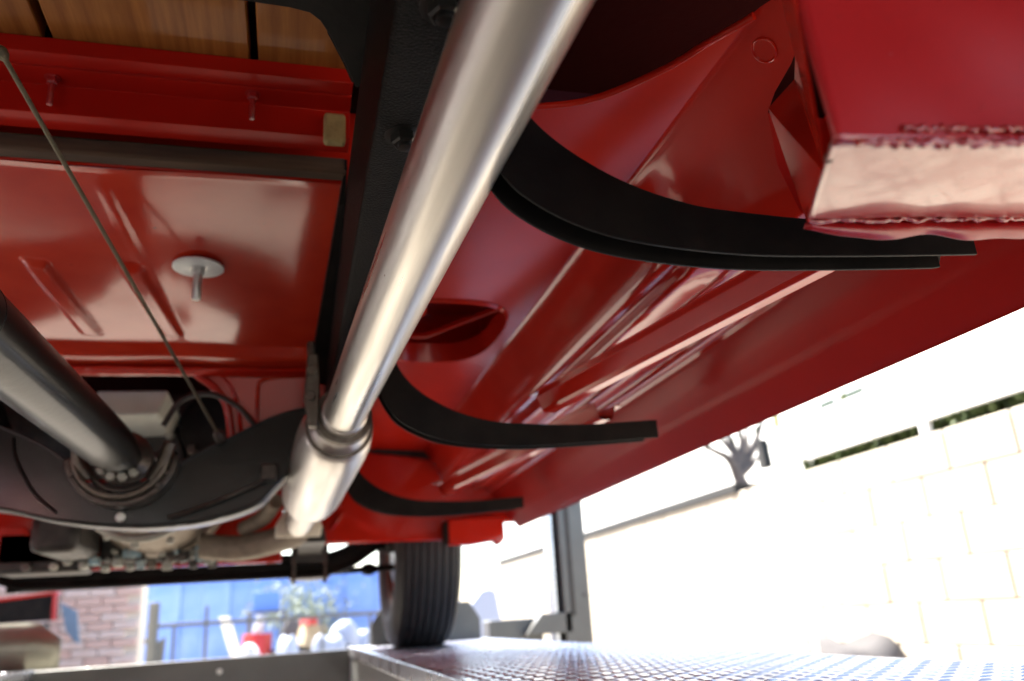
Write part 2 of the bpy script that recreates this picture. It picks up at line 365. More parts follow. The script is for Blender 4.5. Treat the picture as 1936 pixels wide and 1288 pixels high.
heap('shadow_mound', 2.58, 3.62, .27, .34, -.85, .64, GREY_BUNDLE_SHADOW, 'grey mound standing in for a shadow at the foot of the wall, its top showing over the runway edge', 'heap', 3)  # solid grey shape added where a soft shadow falls
tag(box('white_stake', 2.17, 2.19, 3.29, 3.31, -.85, -.10, WHITEB), 'thin white stake in front of the grey shadow mound', 'stake')
q = at(930, 1112, Y=6.5)
tag(prism('shadow_sheet', [(q.x-.42, -.85), (q.x+.18, -.85), (q.x+.02, q.z-.03), (q.x-.03, q.z), (q.x-.10, q.z-.02), (q.x-.3, q.z-.25)], 'Y', 6.45, 6.5, PALE_BLUE, bevel=.01), 'pale blue-white sheet in place of a bluish shadow behind the front wheel stop', 'sheet')  # bluish shadow built as a pale upright sheet

# ---- brick building ahead on the left
bb = empty('brick_building', (-2.4, 9.3, -.85), 'pinkish brick building seen under the front axle, left of the blue sheeting', 'building')
box('wall', -6, -1.40, 9.03, 9.35, -.85, 3.2, MORTAR, bb, bevel=0)
box('roof', -6.2, -1.2, 8.8, 9.6, 3.2, 3.35, COPING, bb, bevel=0)
box('shade_wing', -6, -3.4, -5, 9.02, -.85, 3.2, BRICK, bb, bevel=0)  # unseen wing added to block the left sky and shade the ground
box('shade_wing_roof', -6.2, -3.2, -5.2, 8.79, 3.2, 3.35, COPING, bb, bevel=0)  # roof of the added shading wing
bm = bmesh.new(); add_box(bm, -.108, .108, -.012, .026, -.034, .034); bmesh.ops.bevel(bm, geom=bm.edges[:], offset=.004, segments=1, affect='EDGES')
br = from_bm('brick', bm, BRICK, bb, world=Matrix.Translation((-1.52, 9.0, -.8+CH)))
bme = br.data; bme2 = bme.copy(); bme2.materials.clear(); bme2.materials.append(BRICK_B)
for r in range(16):
    for c in range(8):
        x = -1.52-c*.228-(.114 if r % 2 else 0); z = -.50+r*.078
        o = bpy.data.objects.new('brick', bme if random.random() < .6 else bme2)
        link(o, bb, Matrix.Translation((x, 9.0+random.uniform(-.004, .004), z+CH)))
bm = bmesh.new()
for r in range(52):
    for c in range(20):
        x = -1.52-c*.228-(.114 if r % 2 else 0); z = -.812+r*.078
        if 4 <= r < 20 and c < 8: continue
        if z > 3.1: continue
        add_box(bm, x-.108, x+.108, 8.988, 9.028, z-.034, z+.034)
tag(from_bm('outer_bricks', bm, BRICK, bb), kind='stuff')
gq = [at(px, py, Y=8.6) for px, py in ((116, 1140), (146, 1156), (151, 1218), (143, 1214), (126, 1194))]
tag(prism('grey_board', [(v.x, v.z) for v in gq], 'Y', 8.57, 8.62, STEELBLUE), 'blue-grey slanted board hanging before the brick wall', 'board')

# ---- blue sheeting fence and railing
fe = empty('sheet_fence', (-1, 14, -.85), 'pale blue sheet fence standing behind the steel railing', 'fence')
for i in range(14):
    x = -2.35+i*.36
    box('panel', x-.02*(i % 2), x+.36+.02*(i % 2), 13.98-(.05 if i % 2 else 0), 14.02-(.05 if i % 2 else 0), -.85, .85+random.uniform(-.03, .03), BLUEWHITE, fe, bevel=.006)
rl = empty('steel_railing', (0, 9.6, -.85), 'dark steel railing with one top bar in front of the blue sheeting', 'railing')
bm = bmesh.new(); add_box(bm, -1.42, 2.2, 9.58, 9.62, .085, .125); from_bm('bar', bm, LIFT, rl, bevel=.003)
for px in (330, 390, 610, 700):
    p = at(px, 1180, Y=9.6); box('upright', p.x-.016, p.x+.016, 9.584, 9.616, -.85, .083 if px != 390 else .28, LIFT, rl, bevel=.003)
gp = empty('gate_post', (-1.33, 9.5, -.85), 'dark steel gate post with a latch arm at the corner of the brick building', 'post')
box('upright', -1.40, -1.30, 9.5, 9.575, -.85, .34, LIFT, gp, bevel=.006)
box('latch', -1.62, -1.402, 9.51, 9.54, -.06, -.01, LIFT, gp, bevel=.004)
prism('brace', [(-1.298, -.05), (-1.22, .0), (-1.24, -.4), (-1.298, -.25)], 'Y', 9.51, 9.55, LIFT, gp)

# ---- stored odds and ends ahead
def P2(px, Y): return at(px, 1190, Y=Y).x
def zz(py, px, Y): return at(px, py, Y=Y).z
Yj = 10.6
tag(box('blue_crate', P2(478, 12), P2(528, 12), 11.7, 12, zz(1157, 500, 12), zz(1121, 500, 12), BLUEP, bevel=.01), 'strong blue crate on a shelf above the stored goods', 'crate')
bs = empty('storage_shelf', (P2(503, 12), 11.9, -.85), 'grey steel shelf carrying the strong blue crate', 'shelf')
box('top', P2(470, 12), P2(540, 12), 11.6, 12.1, zz(1161, 500, 12), zz(1157.3, 500, 12), LIFT, bs)
for px in (472, 538):
    for y in (11.62, 12.08): box('leg', P2(px, 12)-.02, P2(px, 12)+.02, y-.015, y+.015, -.85, zz(1161.3, 500, 12), LIFT, bs)
a = at(424, 1166, Y=Yj); b = at(447, 1243, Y=Yj)
ex = b.x+(b.x-a.x)*(b.z+.85)/(a.z-b.z)
tag(prism('white_plank', [(ex-.06, -.85), (ex+.06, -.85), (a.x+.06, a.z), (a.x-.06, a.z)], 'Y', Yj-.02, Yj+.02, WHITEB), 'white plank leaning in front of the blue sheeting', 'plank')
rb = empty('red_drum', (P2(490, Yj), Yj, -.85), 'red drum among the stored goods with a white tube standing in it', 'drum')
zt = zz(1198, 490, Yj)
lathe('drum_body', (P2(487, Yj), Yj, -.85), (P2(487, Yj), Yj, 1), [(0, .16), (.02, .165), (zt+.83, .165), (zt+.85, .15)], REDP, rb, n=28)
lathe('rim', (P2(487, Yj), Yj, zt-.03), (P2(487, Yj), Yj, 1), [(0, .172), (.02, .172)], REDP, rb, n=28)
tag(tube('white_tube', [(P2(486, Yj), Yj, zt+.005), (P2(494, Yj), Yj, zz(1165, 494, Yj))], .055, WHITE_PLASTIC, None, 14), 'white tube standing upright on the red drum', 'tube')
heap('white_sack', P2(472, 10), 10.0, .18, .2, -.85, zz(1222, 470, 10)+.85, WHITE_PLASTIC, 'white sack lowest on the left of the stored goods', 'sack', 5)
heap('white_sack', P2(545, 10), 10.0, .15, .2, -.85, zz(1206, 545, 10)+.85, PALE_BLUE, 'pale bluish sack in the middle of the stored goods', 'sack', 6)
heap('white_sack', P2(622, 9.9), 9.9, .22, .2, -.85, zz(1203, 622, 9.9)+.85, PALE_BLUE, 'pale sack at the right below the cardboard box', 'sack', 8)
def carton(name, px, py0, py1, Y, wdt, rot, m, label, cat):
    x = P2(px, Y); z1 = zz(py0, px, Y); z0 = zz(py1, px, Y)
    M = Matrix.Translation((x, Y, (z0+z1)/2)) @ Matrix.Rotation(R(rot), 4, 'Y') @ Matrix.Rotation(R(20), 4, 'Z')
    return tag(box(name, -wdt/2, wdt/2, -.15, .15, -(z1-z0)/2, (z1-z0)/2, m, None, bevel=.008, M=M), label, cat)
carton('cardboard_box', 588, 1178, 1225, 10.5, .22, 18, CARD, 'tan cardboard box tipped over among the stored goods', 'box')
carton('timber_crate', 590, 1224, 1300, 10.6, .9, 0, DARK, 'dark timber crate under the cardboard box', 'crate')
carton('red_can', 583, 1168, 1182, 10.3, .10, 0, REDP, 'small red can on the dark stand', 'can')
heap('dark_bundle', P2(560, 10.9), 10.9, .22, .25, -.85, zz(1172, 560, 10.9)+.85, GREY_BUNDLE_SHADOW, 'dark bundle behind the cardboard box', 'bundle', 11)
heap('white_bag', P2(652, 11), 11.0, .26, .25, -.85, zz(1178, 655, 11)+.85, PALE_BLUE, 'tall pale bag at the right end of the stored goods', 'bag', 12)
heap('grey_bag', P2(690, 11), 11.0, .25, .2, -.85, zz(1195, 690, 11)+.85, PALE_BLUE, 'pale grey bag beside the inner face of the front tyre', 'bag', 14)
def bush(cx_, Y, r, ztop, n, label):
    t = empty('bush', (cx_, Y, -.85), label, 'bush')
    tube('stem', [(cx_, Y, -.85), (cx_+.05, Y, ztop-.4)], .03, BARK, t, 6)
    leaves('foliage', [(cx_+random.gauss(0, r), Y+random.gauss(0, r), ztop-.3+random.gauss(0, .22)) for _ in range(n)], LEAF_PALE, t, .06)
bush(P2(560, 13), 13.2, .28, zz(1115, 560, 13), 700, 'grey-green bush behind the stored goods')
bush(P2(610, 13), 13.4, .22, zz(1140, 610, 13), 400, 'low bush behind the cardboard box')

# ---- red-edged black cabinet at the far left
cb = empty('tool_cabinet', (-2.3, 6.9, -.85), 'black cabinet with a red edge standing at the far left before the brick building', 'cabinet')
a = at(105, 1172, Y=7.0); zt = at(60, 1140, Y=7.0).z
prism('body', [(-3.2, a.z-.02), (a.x, a.z), (a.x-.01, zt+.05), (-3.2, zt-.08)], 'Y', 6.95, 7.1, BLACK, cb, bevel=.004)
prism('red_edge', [(-3.2, zt-.079), (a.x-.01, zt+.051), (a.x-.01, zt+.07), (-3.2, zt-.058)], 'Y', 6.95, 7.1, RED, cb, bevel=.002)
prism('red_trim', [(a.x-.012, a.z-.005), (a.x+.018, a.z-.005), (a.x+.008, zt+.065), (a.x-.02, zt+.065)], 'Y', 6.93, 6.948, REDP, cb, bevel=.002)
for x in (-3.1, a.x-.08): box('leg', x-.03, x+.03, 6.96, 7.09, -.85, a.z-.021, BLACK, cb)

# ================================================================== THE LIFT
lift = empty('vehicle_lift', (-.3, 1.6, -.85), 'grey four post vehicle lift with patterned metal runways under the red truck', 'lift')
ZR = -.085
def runway(x0, x1, inner):
    d = box('runway', x0, x1, -1.8, 3.5, ZR-.006, ZR, GALV, lift, bevel=.001)
    xi = x1 if inner > 0 else x0
    s = -1 if inner > 0 else 1
    bm = bmesh.new(); add_box(bm, *sorted((xi, xi+s*.012)), -1.8, 3.5, ZR-.12, ZR-.007); add_box(bm, *sorted((xi, xi+s*.05)), -1.8, 3.5, ZR-.127, ZR-.121)
    from_bm('side_channel', bm, LIFT, d, bevel=.002)
    bm = bmesh.new(); add_box(bm, *sorted((xi, xi-s*.008)), -1.8, 3.5, ZR-.03, ZR+.004); from_bm('edge_strip', bm, GALV, d, bevel=.002)
    bm = bmesh.new(); add_box(bm, *sorted((x0 if inner > 0 else x1, (x0 if inner > 0 else x1)-s*.012)), -1.8, 3.5, ZR-.12, ZR-.007); from_bm('side_channel', bm, LIFT, d, bevel=.002)
    return d
rw = runway(.235, .78, -1); lw = runway(-1.43, -.885, 1)
def lug(bm, x, y, rot):
    l, w_, h = .0108, .0029, .0016
    c, s = math.cos(rot), math.sin(rot)
    base = [(-l, 0), (-l*.5, -w_), (l*.5, -w_), (l, 0), (l*.5, w_), (-l*.5, w_)]
    B = [bm.verts.new((x+c*u-s*v, y+s*u+c*v, ZR)) for u, v in base]
    T = [bm.verts.new((x+c*u*.55-s*v*.4, y+s*u*.55+c*v*.4, ZR+h)) for u, v in base]
    bm.faces.new(T)
    for i in range(6): bm.faces.new((B[i], B[(i+1) % 6], T[(i+1) % 6], T[i]))
for x0, x1, d, ys in ((.255, .77, rw, .35), (-1.42, -.90, lw, 1.8)):
    bm = bmesh.new(); j = 0; y = ys
    while y < 3.46:
        k = 0; x = x0+.01
        while x < x1-.01:
            lug(bm, x, y, 0 if (j+k) % 2 else math.pi/2); x += .0245; k += 1
        y += .0245; j += 1
    tag(from_bm('tread_lugs', bm, GALV, d, smooth=50), kind='stuff')
cbm = box('cross_beam', -.88, .23, 3.46, 3.52, -.23, ZR-.005, LIFT, lift, bevel=.004)
box('lower_ledge', -.88, .23, 3.36, 3.459, -.235, -.222, LIFT, cbm, bevel=.003)
p = at(415, 1270, Y=3.455); hexbolt('bolt', (p.x, 3.459, p.z), (0, -1, 0), .011, .01, ZINC, cbm)
box('beam_end', .79, 1.02, 3.46, 3.58, -.23, -.02, LIFT, lift, bevel=.006)
prism('end_plate', [(.93, ZR), (1.13, ZR), (1.13, -.005), (1.0, -.005)], 'Y', 3.40, 3.455, LIFT, lift, bevel=.003)
def post(x0, x1, name='post'):
    bm = bmesh.new()
    z0, z1 = -.85, 1.75
    add_box(bm, x0, x1, 3.40, 3.408, z0, z1); add_box(bm, x0, x0+.006, 3.409, 3.52, z0, z1); add_box(bm, x1-.006, x1, 3.409, 3.52, z0, z1)
    o = from_bm(name, bm, LIFT, lift, bevel=.003)
    xm = lerp(x0, x1, .33)
    box('slot', xm-.008, xm+.008, 3.394, 3.3985, -.02, 1.5, DARK, o, bevel=.001)
    box('lock_strip', x0-.042, x0-.022, 3.42, 3.50, z0, z1, GALV, o, bevel=.003); box('inner_channel', x0-.021, x0-.001, 3.45, 3.50, z0, z1, DARK, o, bevel=.002)
    for z in (.06, -.005): lathe('hole_cap', (lerp(x0, x1, .78 if z > 0 else .36), 3.3995, z), (lerp(x0, x1, .78 if z > 0 else .36), 3, z), [(0, .006), (.003, .005)], DARK if z > 0 else ZINC, o, n=16)
    box('base_plate', x0-.1, x1+.1, 3.3, 3.6, -.85, -.838, LIFT, o, bevel=.002)
    return o
post(1.10, 1.215); post(-1.90, -1.785)
def stop(x0, x1, ztop, Y):
    c = .06
    return prism('wheel_stop', [(x0, ZR), (x1, ZR), (x1, ztop-c*1.1), (x1-c*.7, ztop), (x0+c*.7, ztop), (x0, ztop-c*1.1)], 'Y', Y, Y+.012, LIFT, lift, bevel=.003)
stop(.305, .735, .06, 3.37)
def stop_left():
    bm = bmesh.new(); n = 14; x0, x1 = -1.30, -.775; ZT = .075
    cols = []
    for i in range(n+1):
        t = i/n; x = lerp(x0, x1, t); y = 3.37-.07*math.sin(t*math.pi)*(1-t)
        zt = ZT if t < .85 else lerp(ZT, ZT-.06, (t-.85)/.15)
        cols.append([bm.verts.new((x, y, ZR+.001)), bm.verts.new((x, y, zt))])
    for a, b in zip(cols, cols[1:]): bm.faces.new((a[0], b[0], b[1], a[1]))
    return solid(from_bm('wheel_stop', bm, STOPM, lift, smooth=50), .008)
stop_left()

# ================================================================== THE TRUCK
T = empty('pickup_truck', (-.28, 1.3, ZR), 'red pickup truck seen from underneath on the lift, with wooden bed and shiny exhaust', 'truck')
# ---- wooden bed
xs = [-.905, -.69, -.478, -.267, -.054, .16]
for a, b in zip(xs, xs[1:]):
    box('bed_plank', a+.0045, b-.0045, -.9, .835, .62, .645, WOODM, T, bevel=.002)
for x in xs[1:-1]: box('bed_strip', x-.02, x+.02, -.9, .835, .6452, .655, BLACK, T, bevel=.001)
# ---- cross sill under the bed's front edge, and the cab's rear lip
prof = [(.827, .6195), (.827, .600), (.850, .600), (.851, .6025), (.853, .6025), (.854, .600), (.886, .600), (.886, .563), (.920, .563), (.920, .567), (.892, .567), (.892, .6195)]
prism('cross_sill', prof, 'X', -.9, .0575, RED_SILL, T, bevel=.0012)
box('rear_lip', -.9, .12, .957, .975, .5415, .70, RED, T, bevel=.002)
for px, py in ((100, 148), (478, 178)):
    p = at(px, py, Z=.600)
    hexbolt('mounting_stud', (p.x, p.y, .5995), (0, 0, -1), .0065, .008, RED_WELD, T, stud=.027, stud_r=.0036, washer=.009)
box('leak_cover', -.9, .12, .80, .956, .6458, .70, BLACK, T, bevel=.001)  # added cover, keeps sky light from leaking in behind the sill
bm = bmesh.new(); add_box(bm, -.9, .057, .932, .956, .542, .564)
from_bm('wooden_spacer', bm, SPACER, T, bevel=.004)
fo = box('foam_pad', .026, .052, .87, .885, .548, .588, FOAM, T, bevel=.004)
# ---- cab floor (left of the frame rail): pressed sheet with ribs
def ribh(x, y, x0, x1, y0, y1, wd, h):
    t = (y-y0)/(y1-y0); c = lerp(x0, x1, t); e = min(1, max(0, min(t, 1-t)*14)); u = abs(x-c)/wd
    if u > 1 or e <= 0: return 0
    k = 1 if u < .45 else .5+.5*math.cos((u-.45)/.55*math.pi)
    return h*k*(.5-.5*math.cos(e*math.pi))
def floor_z(x, y):
    u_ = max(0, y-.97); z = .54-.11*u_+.0014*math.sin(x*9+1)*math.sin(y*7)+.0010*math.sin(x*23+y*4)
    for a, b in ((-.362, -.329), (-.238, -.203), (-.49, -.46), (-.62, -.59)): z -= ribh(x, y, a, b, 1.183, 1.437, .0195, .0075)
    z -= ribh(x, y, -.24, -.19, .98, 1.46, .010, .0013)
    if y > 1.462:
        t = (y-1.462)/.06
        z -= .016*math.sin(min(1, t)*math.pi) if t < 1 else 0
    return z
def grid(name, nx, ny, fx, m, parent, smooth=60, thick=.0015):
    bm = bmesh.new(); V = [[bm.verts.new(fx(i/nx, j/ny)) for i in range(nx+1)] for j in range(ny+1)]
    for j in range(ny):
        for i in range(nx): bm.faces.new((V[j][i], V[j][i+1], V[j+1][i+1], V[j+1][i]))
    o = from_bm(name, bm, m, parent, smooth=smooth)
    return o
def ff(u, v):
    x = lerp(-.80, .10, u); y = lerp(.958, 1.615, v); return (x, y, floor_z(x, y))
grid('cab_floor', 230, 170, ff, RED_FLOOR, T)
p = at(375, 503, Z=.5158); p.z = floor_z(p.x, p.y)
ws = lathe('floor_washer', (p.x, p.y, p.z-.002), (p.x, p.y, 0), [(0, .036), (.003, .036), (.0034, .035)], BRIGHT, T, n=40)
hexbolt('nut', (p.x, p.y, p.z-.0056), (0, 0, -1), .0098, .010, ZINC, ws, stud=.040, stud_r=.0068, washer=.014)
# ---- toe board with the gearbox opening
arch = [(-.684, .277), (-.684, .407), (-.602, .464), (-.553, .482), (-.228, .480), (-.177, .467), (-.140, .4355), (-.122, .395), (-.110, .277)]
TY = lambda z: 1.60+(.52-z)*.22
bm = bmesh.new()
fill(bm, [(-.80, .2765), (-.80, .53), (.0575, .53), (.0575, .2765)][::-1], [[(x, max(z, .281)) for x, z in arch]], lambda q: (q[0], TY(q[1]), q[1]))
toe = solid(from_bm('toe_board', bm, RED_FLAT, T), .002)
tube('opening_lip', spline([(x, TY(z)-.004, z) for x, z in arch], 5), .0075, RED, toe, 10)
tube('opening_bead', spline([(x*1.0+(.019 if x > -.3 else -.019), TY(z)-.002, z+(.017 if z > .42 else 0)) for x, z in arch], 5), .004, RED, toe, 8)
tube('pressed_bead', spline([(-.070, TY(.36)-.001, .36), (-.070, TY(.44)-.001, .44), (-.063, TY(.462)-.001, .462), (-.025, TY(.47)-.001, .47), (.025, TY(.472)-.001, .472)], 5), .004, RED_FLOOR, toe, 8)
box('floor_seam', -.80, .053, 1.556, 1.594, .4665, .472, RED, toe, bevel=.002)
# ---- frame rails
def rail(x0, x1, ys):
    bm = bmesh.new()
    poly = [(-.6, .385), (1.75, .385), (2.15, .33), (2.75, .33), (2.75, .42), (2.15, .42), (1.90, .538), (-.6, .538)]
    add_prism(bm, poly, 'X', x0, x1)
    return from_bm('frame_rail', bm, WRINKLE, T, bevel=.004, segs=3)
bm = bmesh.new(); q_ = [[bm.verts.new(v) for v in ((xi, y, z), (.0575, y, z), (.0575, y, z-.012), (xi, y, z-.012))] for y, z, xi in ((.93, .560, .054), (.98, .534, .050), (1.60, .464, .024))]
for a, b in zip(q_, q_[1:]):
    for k in range(4): bm.faces.new((a[k], a[(k+1) % 4], b[(k+1) % 4], b[k]))
bm.faces.new(q_[0]); bm.faces.new(q_[-1][::-1]); from_bm('rail_pad', bm, BLACK, T)
fr = rail(.058, .135, 0); rail(-.695, -.618, 0)
for px, py in ((840, 15), (765, 258), (700, 560)):
    p = at(px, py, Z=.385)
    if px == 700: p = Vector((.1, 1.5, .385))
    hexbolt('frame_bolt', (p.x, p.y, .3845), (0, 0, -1), .0115, .008, BLACK_GLOSS, fr, washer=.017, stud=.004, stud_r=.006)
# curved gusset and cross tube behind the cab
edge = [at(672, 166, Z=.545), at(655, 128, Z=.545), at(626, 72, Z=.545), at(605, 40, Z=.545), at(585, 25, Z=.545), at(545, 15, Z=.545), at(470, 4, Z=.545)]
poly = [(v.x, v.y) for v in edge]+[(-.60, edge[-1].y-.01), (-.60, .40), (.13, .40), (.13, edge[0].y)]
prism('gusset_plate', poly, 'Z', .545, .552, BLACK, T, bevel=.0015)
bm = bmesh.new()
ring = [Vector((v.x, v.y, 0)) for v in edge]
for a, b in zip(ring, ring[1:]):
    n_ = Vector((b.y-a.y, a.x-b.x, 0)).normalized()*.003
    vs_ = [bm.verts.new(q) for q in ((a.x, a.y, .552), (b.x, b.y, .552), (b.x, b.y, .598), (a.x, a.y, .598))]
    bm.faces.new(vs_)
solid(from_bm('gusset_web', bm, BLACK, T, smooth=50), .004)
tube('cross_tube', [(-.62, .50, .50), (.057, .50, .50)], .03, BLACK, T, 20)
# panel over the side: bed side and fender underside, widened to block sky reflections
box('bed_side_sky_block_sheet', .17, 1.16, -.7, .80, .60, .608, DARK_MAROON, T, bevel=.001)
box('bed_side', .17, .19, -.9, .835, .60, 1.0, DARK_MAROON, T, bevel=.003)
# ---- running board brackets: inverted channels curving out from the frame
BOT = [(.112, .345), (.118, .325), (.131, .298), (.15, .275), (.19, .254), (.24, .243), (.32, .2385), (.41, .242), (.535, .2500)]
TOP = [(.138, .385), (.148, .357), (.166, .332), (.192, .311), (.23, .291), (.275, .278), (.3175, .2735), (.41, .2715), (.535, .2785)]
bs_ = spline([(x, 0, z) for x, z in BOT], 6); ts_ = spline([(x, 0, z) for x, z in TOP], 6)
def bracket(Y, k):
    bm = bmesh.new(); t = .0028; W_ = .029; rings = []
    for b, p in zip(bs_, ts_):
        b = Vector((.112+(b.x-.112)*k, 0, b.z)); p = Vector((.112+(p.x-.112)*k, 0, p.z)); d = (b-p).normalized(); q = p+d*t
        sec = [(b, 0), (p, 0), (p, W_), (b, W_), (b, W_-t), (q, W_-t), (q, t), (b, t)]
        cut = .013*min(1, max(0, (b.x-.112-.403*k)/.02))
        rings.append([bm.verts.new((v.x-(cut if (s > .02 and v is not p) else 0), Y+s, v.z)) for v, s in sec])
    for a, b in zip(rings, rings[1:]):
        for k in range(8): bm.faces.new((a[k], a[(k+1) % 8], b[(k+1) % 8], b[k]))
    bm.faces.new(rings[0]); bm.faces.new(rings[-1][::-1])
    return from_bm('running_board_bracket', bm, BLACK, T, smooth=40, bevel=.0006)
for Y, k in ((.484, .977), (1.172, 1.05), (2.0, 1.06)): bracket(Y, k)
# ---- outer floor sheet, extruded along the truck
PR = [(.14, .492), (.20, .489), (.30, .484), (.378, .4802), (.3835, .4765), (.390, .467), (.408, .436), (.422, .412), (.428, .402), (.433, .396), (.438, .3925), (.443, .3915), (.447, .391), (.4495, .389),
      (.453, .381), (.456, .376), (.459, .3742), (.463, .3736), (.480, .3740), (.4945, .3745), (.4965, .3725), (.4985, .3712), (.5005, .3718), (.503, .3700), (.512, .3702), (.5245, .3706), (.5275, .3680),
      (.530, .3630), (.533, .3618), (.545, .3620), (.560, .3624), (.563, .3595), (.565, .354), (.568, .3528), (.577, .3528), (.581, .348), (.586, .338), (.594, .327), (.596, .3235), (.606, .310), (.622, .289), (.6235, .286), (.640, .266), (.655, .2485), (.660, .2445), (.658, .243)]
REAR = [(.14, .70), (.155, .69), (.275, .662), (.331, .596), (.376, .505), (.384, .475), (.4155, .505), (.4165, .516), (.4244, .576), (.46, .625), (.50, .655), (.53, .60), (.56, .45), (.60, .20), (.66, .05)]
FRONT = 2.42
prs = []
for (a, b) in zip(PR, PR[1:]):
    n = max(1, int((Vector(b)-Vector(a)).length/.008))
    for k in range(n): prs.append((lerp(a[0], b[0], k/n), lerp(a[1], b[1], k/n)))
prs.append(PR[-1])
HOLE = []
for k in range(40):
    a = 2*math.pi*k/40; c, s = math.cos(a), math.sin(a)
    HOLE.append((.245+.112*math.copysign(abs(c)**.65, c), 1.375+.165*math.copysign(abs(s)**.7, s)-.18*(.245+.112*c-.245)))
FL = .376
ni = [p for p in prs if p[0] > FL-.0001]
bm = bmesh.new()
zin = lambda x: lerp(.492, .4802, (x-.14)/.238)
outerf = [(.14, .70), (.19, .688), (.235, .676), (.275, .660), (.305, .630), (.331, .596), (.355, .550), (FL, .505), (FL, 1.0), (FL, 1.6), (FL, FRONT), (.14, FRONT)]
fill(bm, outerf, [HOLE], lambda q: (q[0], q[1], zin(q[0])))
bmesh.ops.recalc_face_normals(bm, faces=bm.faces)
if sum(f.normal.z for f in bm.faces) > 0: bmesh.ops.reverse_faces(bm, faces=bm.faces)
of = from_bm('outer_floor', bm, RED_FLAT, T)
if sum(p.normal.z for p in of.data.polygons) > 0: of.data.flip_normals()
solid(of, .0015, -1)
NJ = 60
bm = bmesh.new(); cols = []
p0 = (FL, zin(FL))
for x, z in [p0]+[p for p in ni if p[0] > FL+.0005]:
    yr = inpoly(REAR, x); cols.append([])
    for j in range(NJ+1):
        y = lerp(yr, FRONT, (j/NJ))
        wob = .0005*math.sin(y*6+x*20)+.0002*math.sin(y*17+x*9)
        zl = .4765-.897*(x-.3835) if x < .50 else lerp(.372, .345, (x-.50)/.085)
        f_ = max(0, min(1, (.835-y)/.125)); f_ = f_*f_*(3-2*f_)
        zz_ = lerp(z, zl, f_) if .3835 < x < .5855 else z
        cols[-1].append(bm.verts.new((x, y, zz_+(wob if x > .40 else 0))))
k_ = min(i for i, c in enumerate(cols) if c[0].co.x > .5805)
bs2 = bmesh.new(); cols2 = [[bs2.verts.new(v.co) for v in c] for c in cols[k_:]]
for v in [v for c in cols[k_+1:] for v in c]: bm.verts.remove(v)
for B_, CC in ((bm, cols[:k_+1]), (bs2, cols2)):
    for a, b in zip(CC, CC[1:]):
        for j in range(NJ): B_.faces.new((a[j], a[j+1], b[j+1], b[j]))
from_bm('ribbed_panel', bm, RED, T, smooth=38)
sill = from_bm('side_sill', bs2, RED_SILL, T, smooth=38)
# the left side of the cab, mirrored about the truck's centre line (x = -0.28)
bm = bmesh.new(); cl = [[bm.verts.new((-.56-x, y, z)) for y in (.3, FRONT)] for x, z in PR]
for a, b in zip(cl, cl[1:]): bm.faces.new((a[0], b[0], b[1], a[1]))
solid(from_bm('side_sill', bm, RED, T, smooth=38), .0015)
# rear edge: folded flange of the outer floor
def flange(pts, h, name, m, parent, r=.004):
    return tube(name, pts, r, m, parent, 8)
flange(spline([(.14, .70, .4885), (.19, .688, .487), (.275, .66, .4855), (.331, .596, .4825), (.355, .55, .481), (.376, .505, .4765)], 5), 0, 'rear_flange', RED, of, .0035)
# lip of the opening and the pocket behind it
bm = bmesh.new(); A = []; B = []; C = []
for x, y in HOLE:
    z = zin(x); cx_, cy_ = .245, 1.375
    A.append(bm.verts.new((x, y, z-.001))); B.append(bm.verts.new((lerp(x, cx_, .04), lerp(y, cy_, .04), z-.005))); C.append(bm.verts.new((lerp(x, cx_, .10), lerp(y, cy_, .10), z+.03)))
n = len(A)
for P_, Q_ in ((A, B), (B, C)):
    for k in range(n): bm.faces.new((P_[k], P_[(k+1) % n], Q_[(k+1) % n], Q_[k]))
from_bm('opening_lip', bm, RED, of, smooth=60)
bm = bmesh.new(); add_box(bm, .138, .372, 1.17, 1.58, .5, .60)
pk = from_bm('pocket', bm, RED, of)
bm = bmesh.new(); bm.from_mesh(pk.data); bmesh.ops.delete(bm, geom=[f for f in bm.faces if abs(f.normal.z) > .9 and f.calc_center_median().z < 0], context='FACES'); bm.to_mesh(pk.data); bm.free()
tube('pocket_rib', [(.17, 1.47, .512), (.24, 1.46, .512), (.345, 1.30, .512)], .006, RED, of, 8)
lathe('pocket_plug', (.195, 1.36, .53), (.195, 1.36, 0), [(0, .03), (.01, .03), (.02, .02)], RED, of, n=24)
# ---- hat-section struts lying on the brackets
def strut(a, b, label=None):
    a = Vector(a); b = Vector(b); d = (b-a); L_ = d.length; d.normalize(); s = d.cross(Vector((0, 0, 1))).normalized(); u = s.cross(d).normalized()
    sec = [(-.034, .014), (-.020, .014), (-.013, -.006), (-.008, -.010), (.008, -.010), (.013, -.006), (.020, .014), (.034, .014), (.034, .016), (.019, .016), (.012, -.003), (-.012, -.003), (-.019, .016), (-.034, .016)]
    bm = bmesh.new(); r0 = [bm.verts.new(a+s*x+u*z) for x, z in sec]; r1 = [bm.verts.new(b+s*x+u*z) for x, z in sec]
    for k in range(len(sec)): bm.faces.new((r0[k], r1[k], r1[(k+1) % len(sec)], r0[(k+1) % len(sec)]))
    return from_bm('board_strut', bm, RED, T, smooth=30, bevel=.002)
strut((.372, 1.15, .294), (.500, .535, .300))
strut((.36, 1.98, .294), (.49, 1.22, .300))
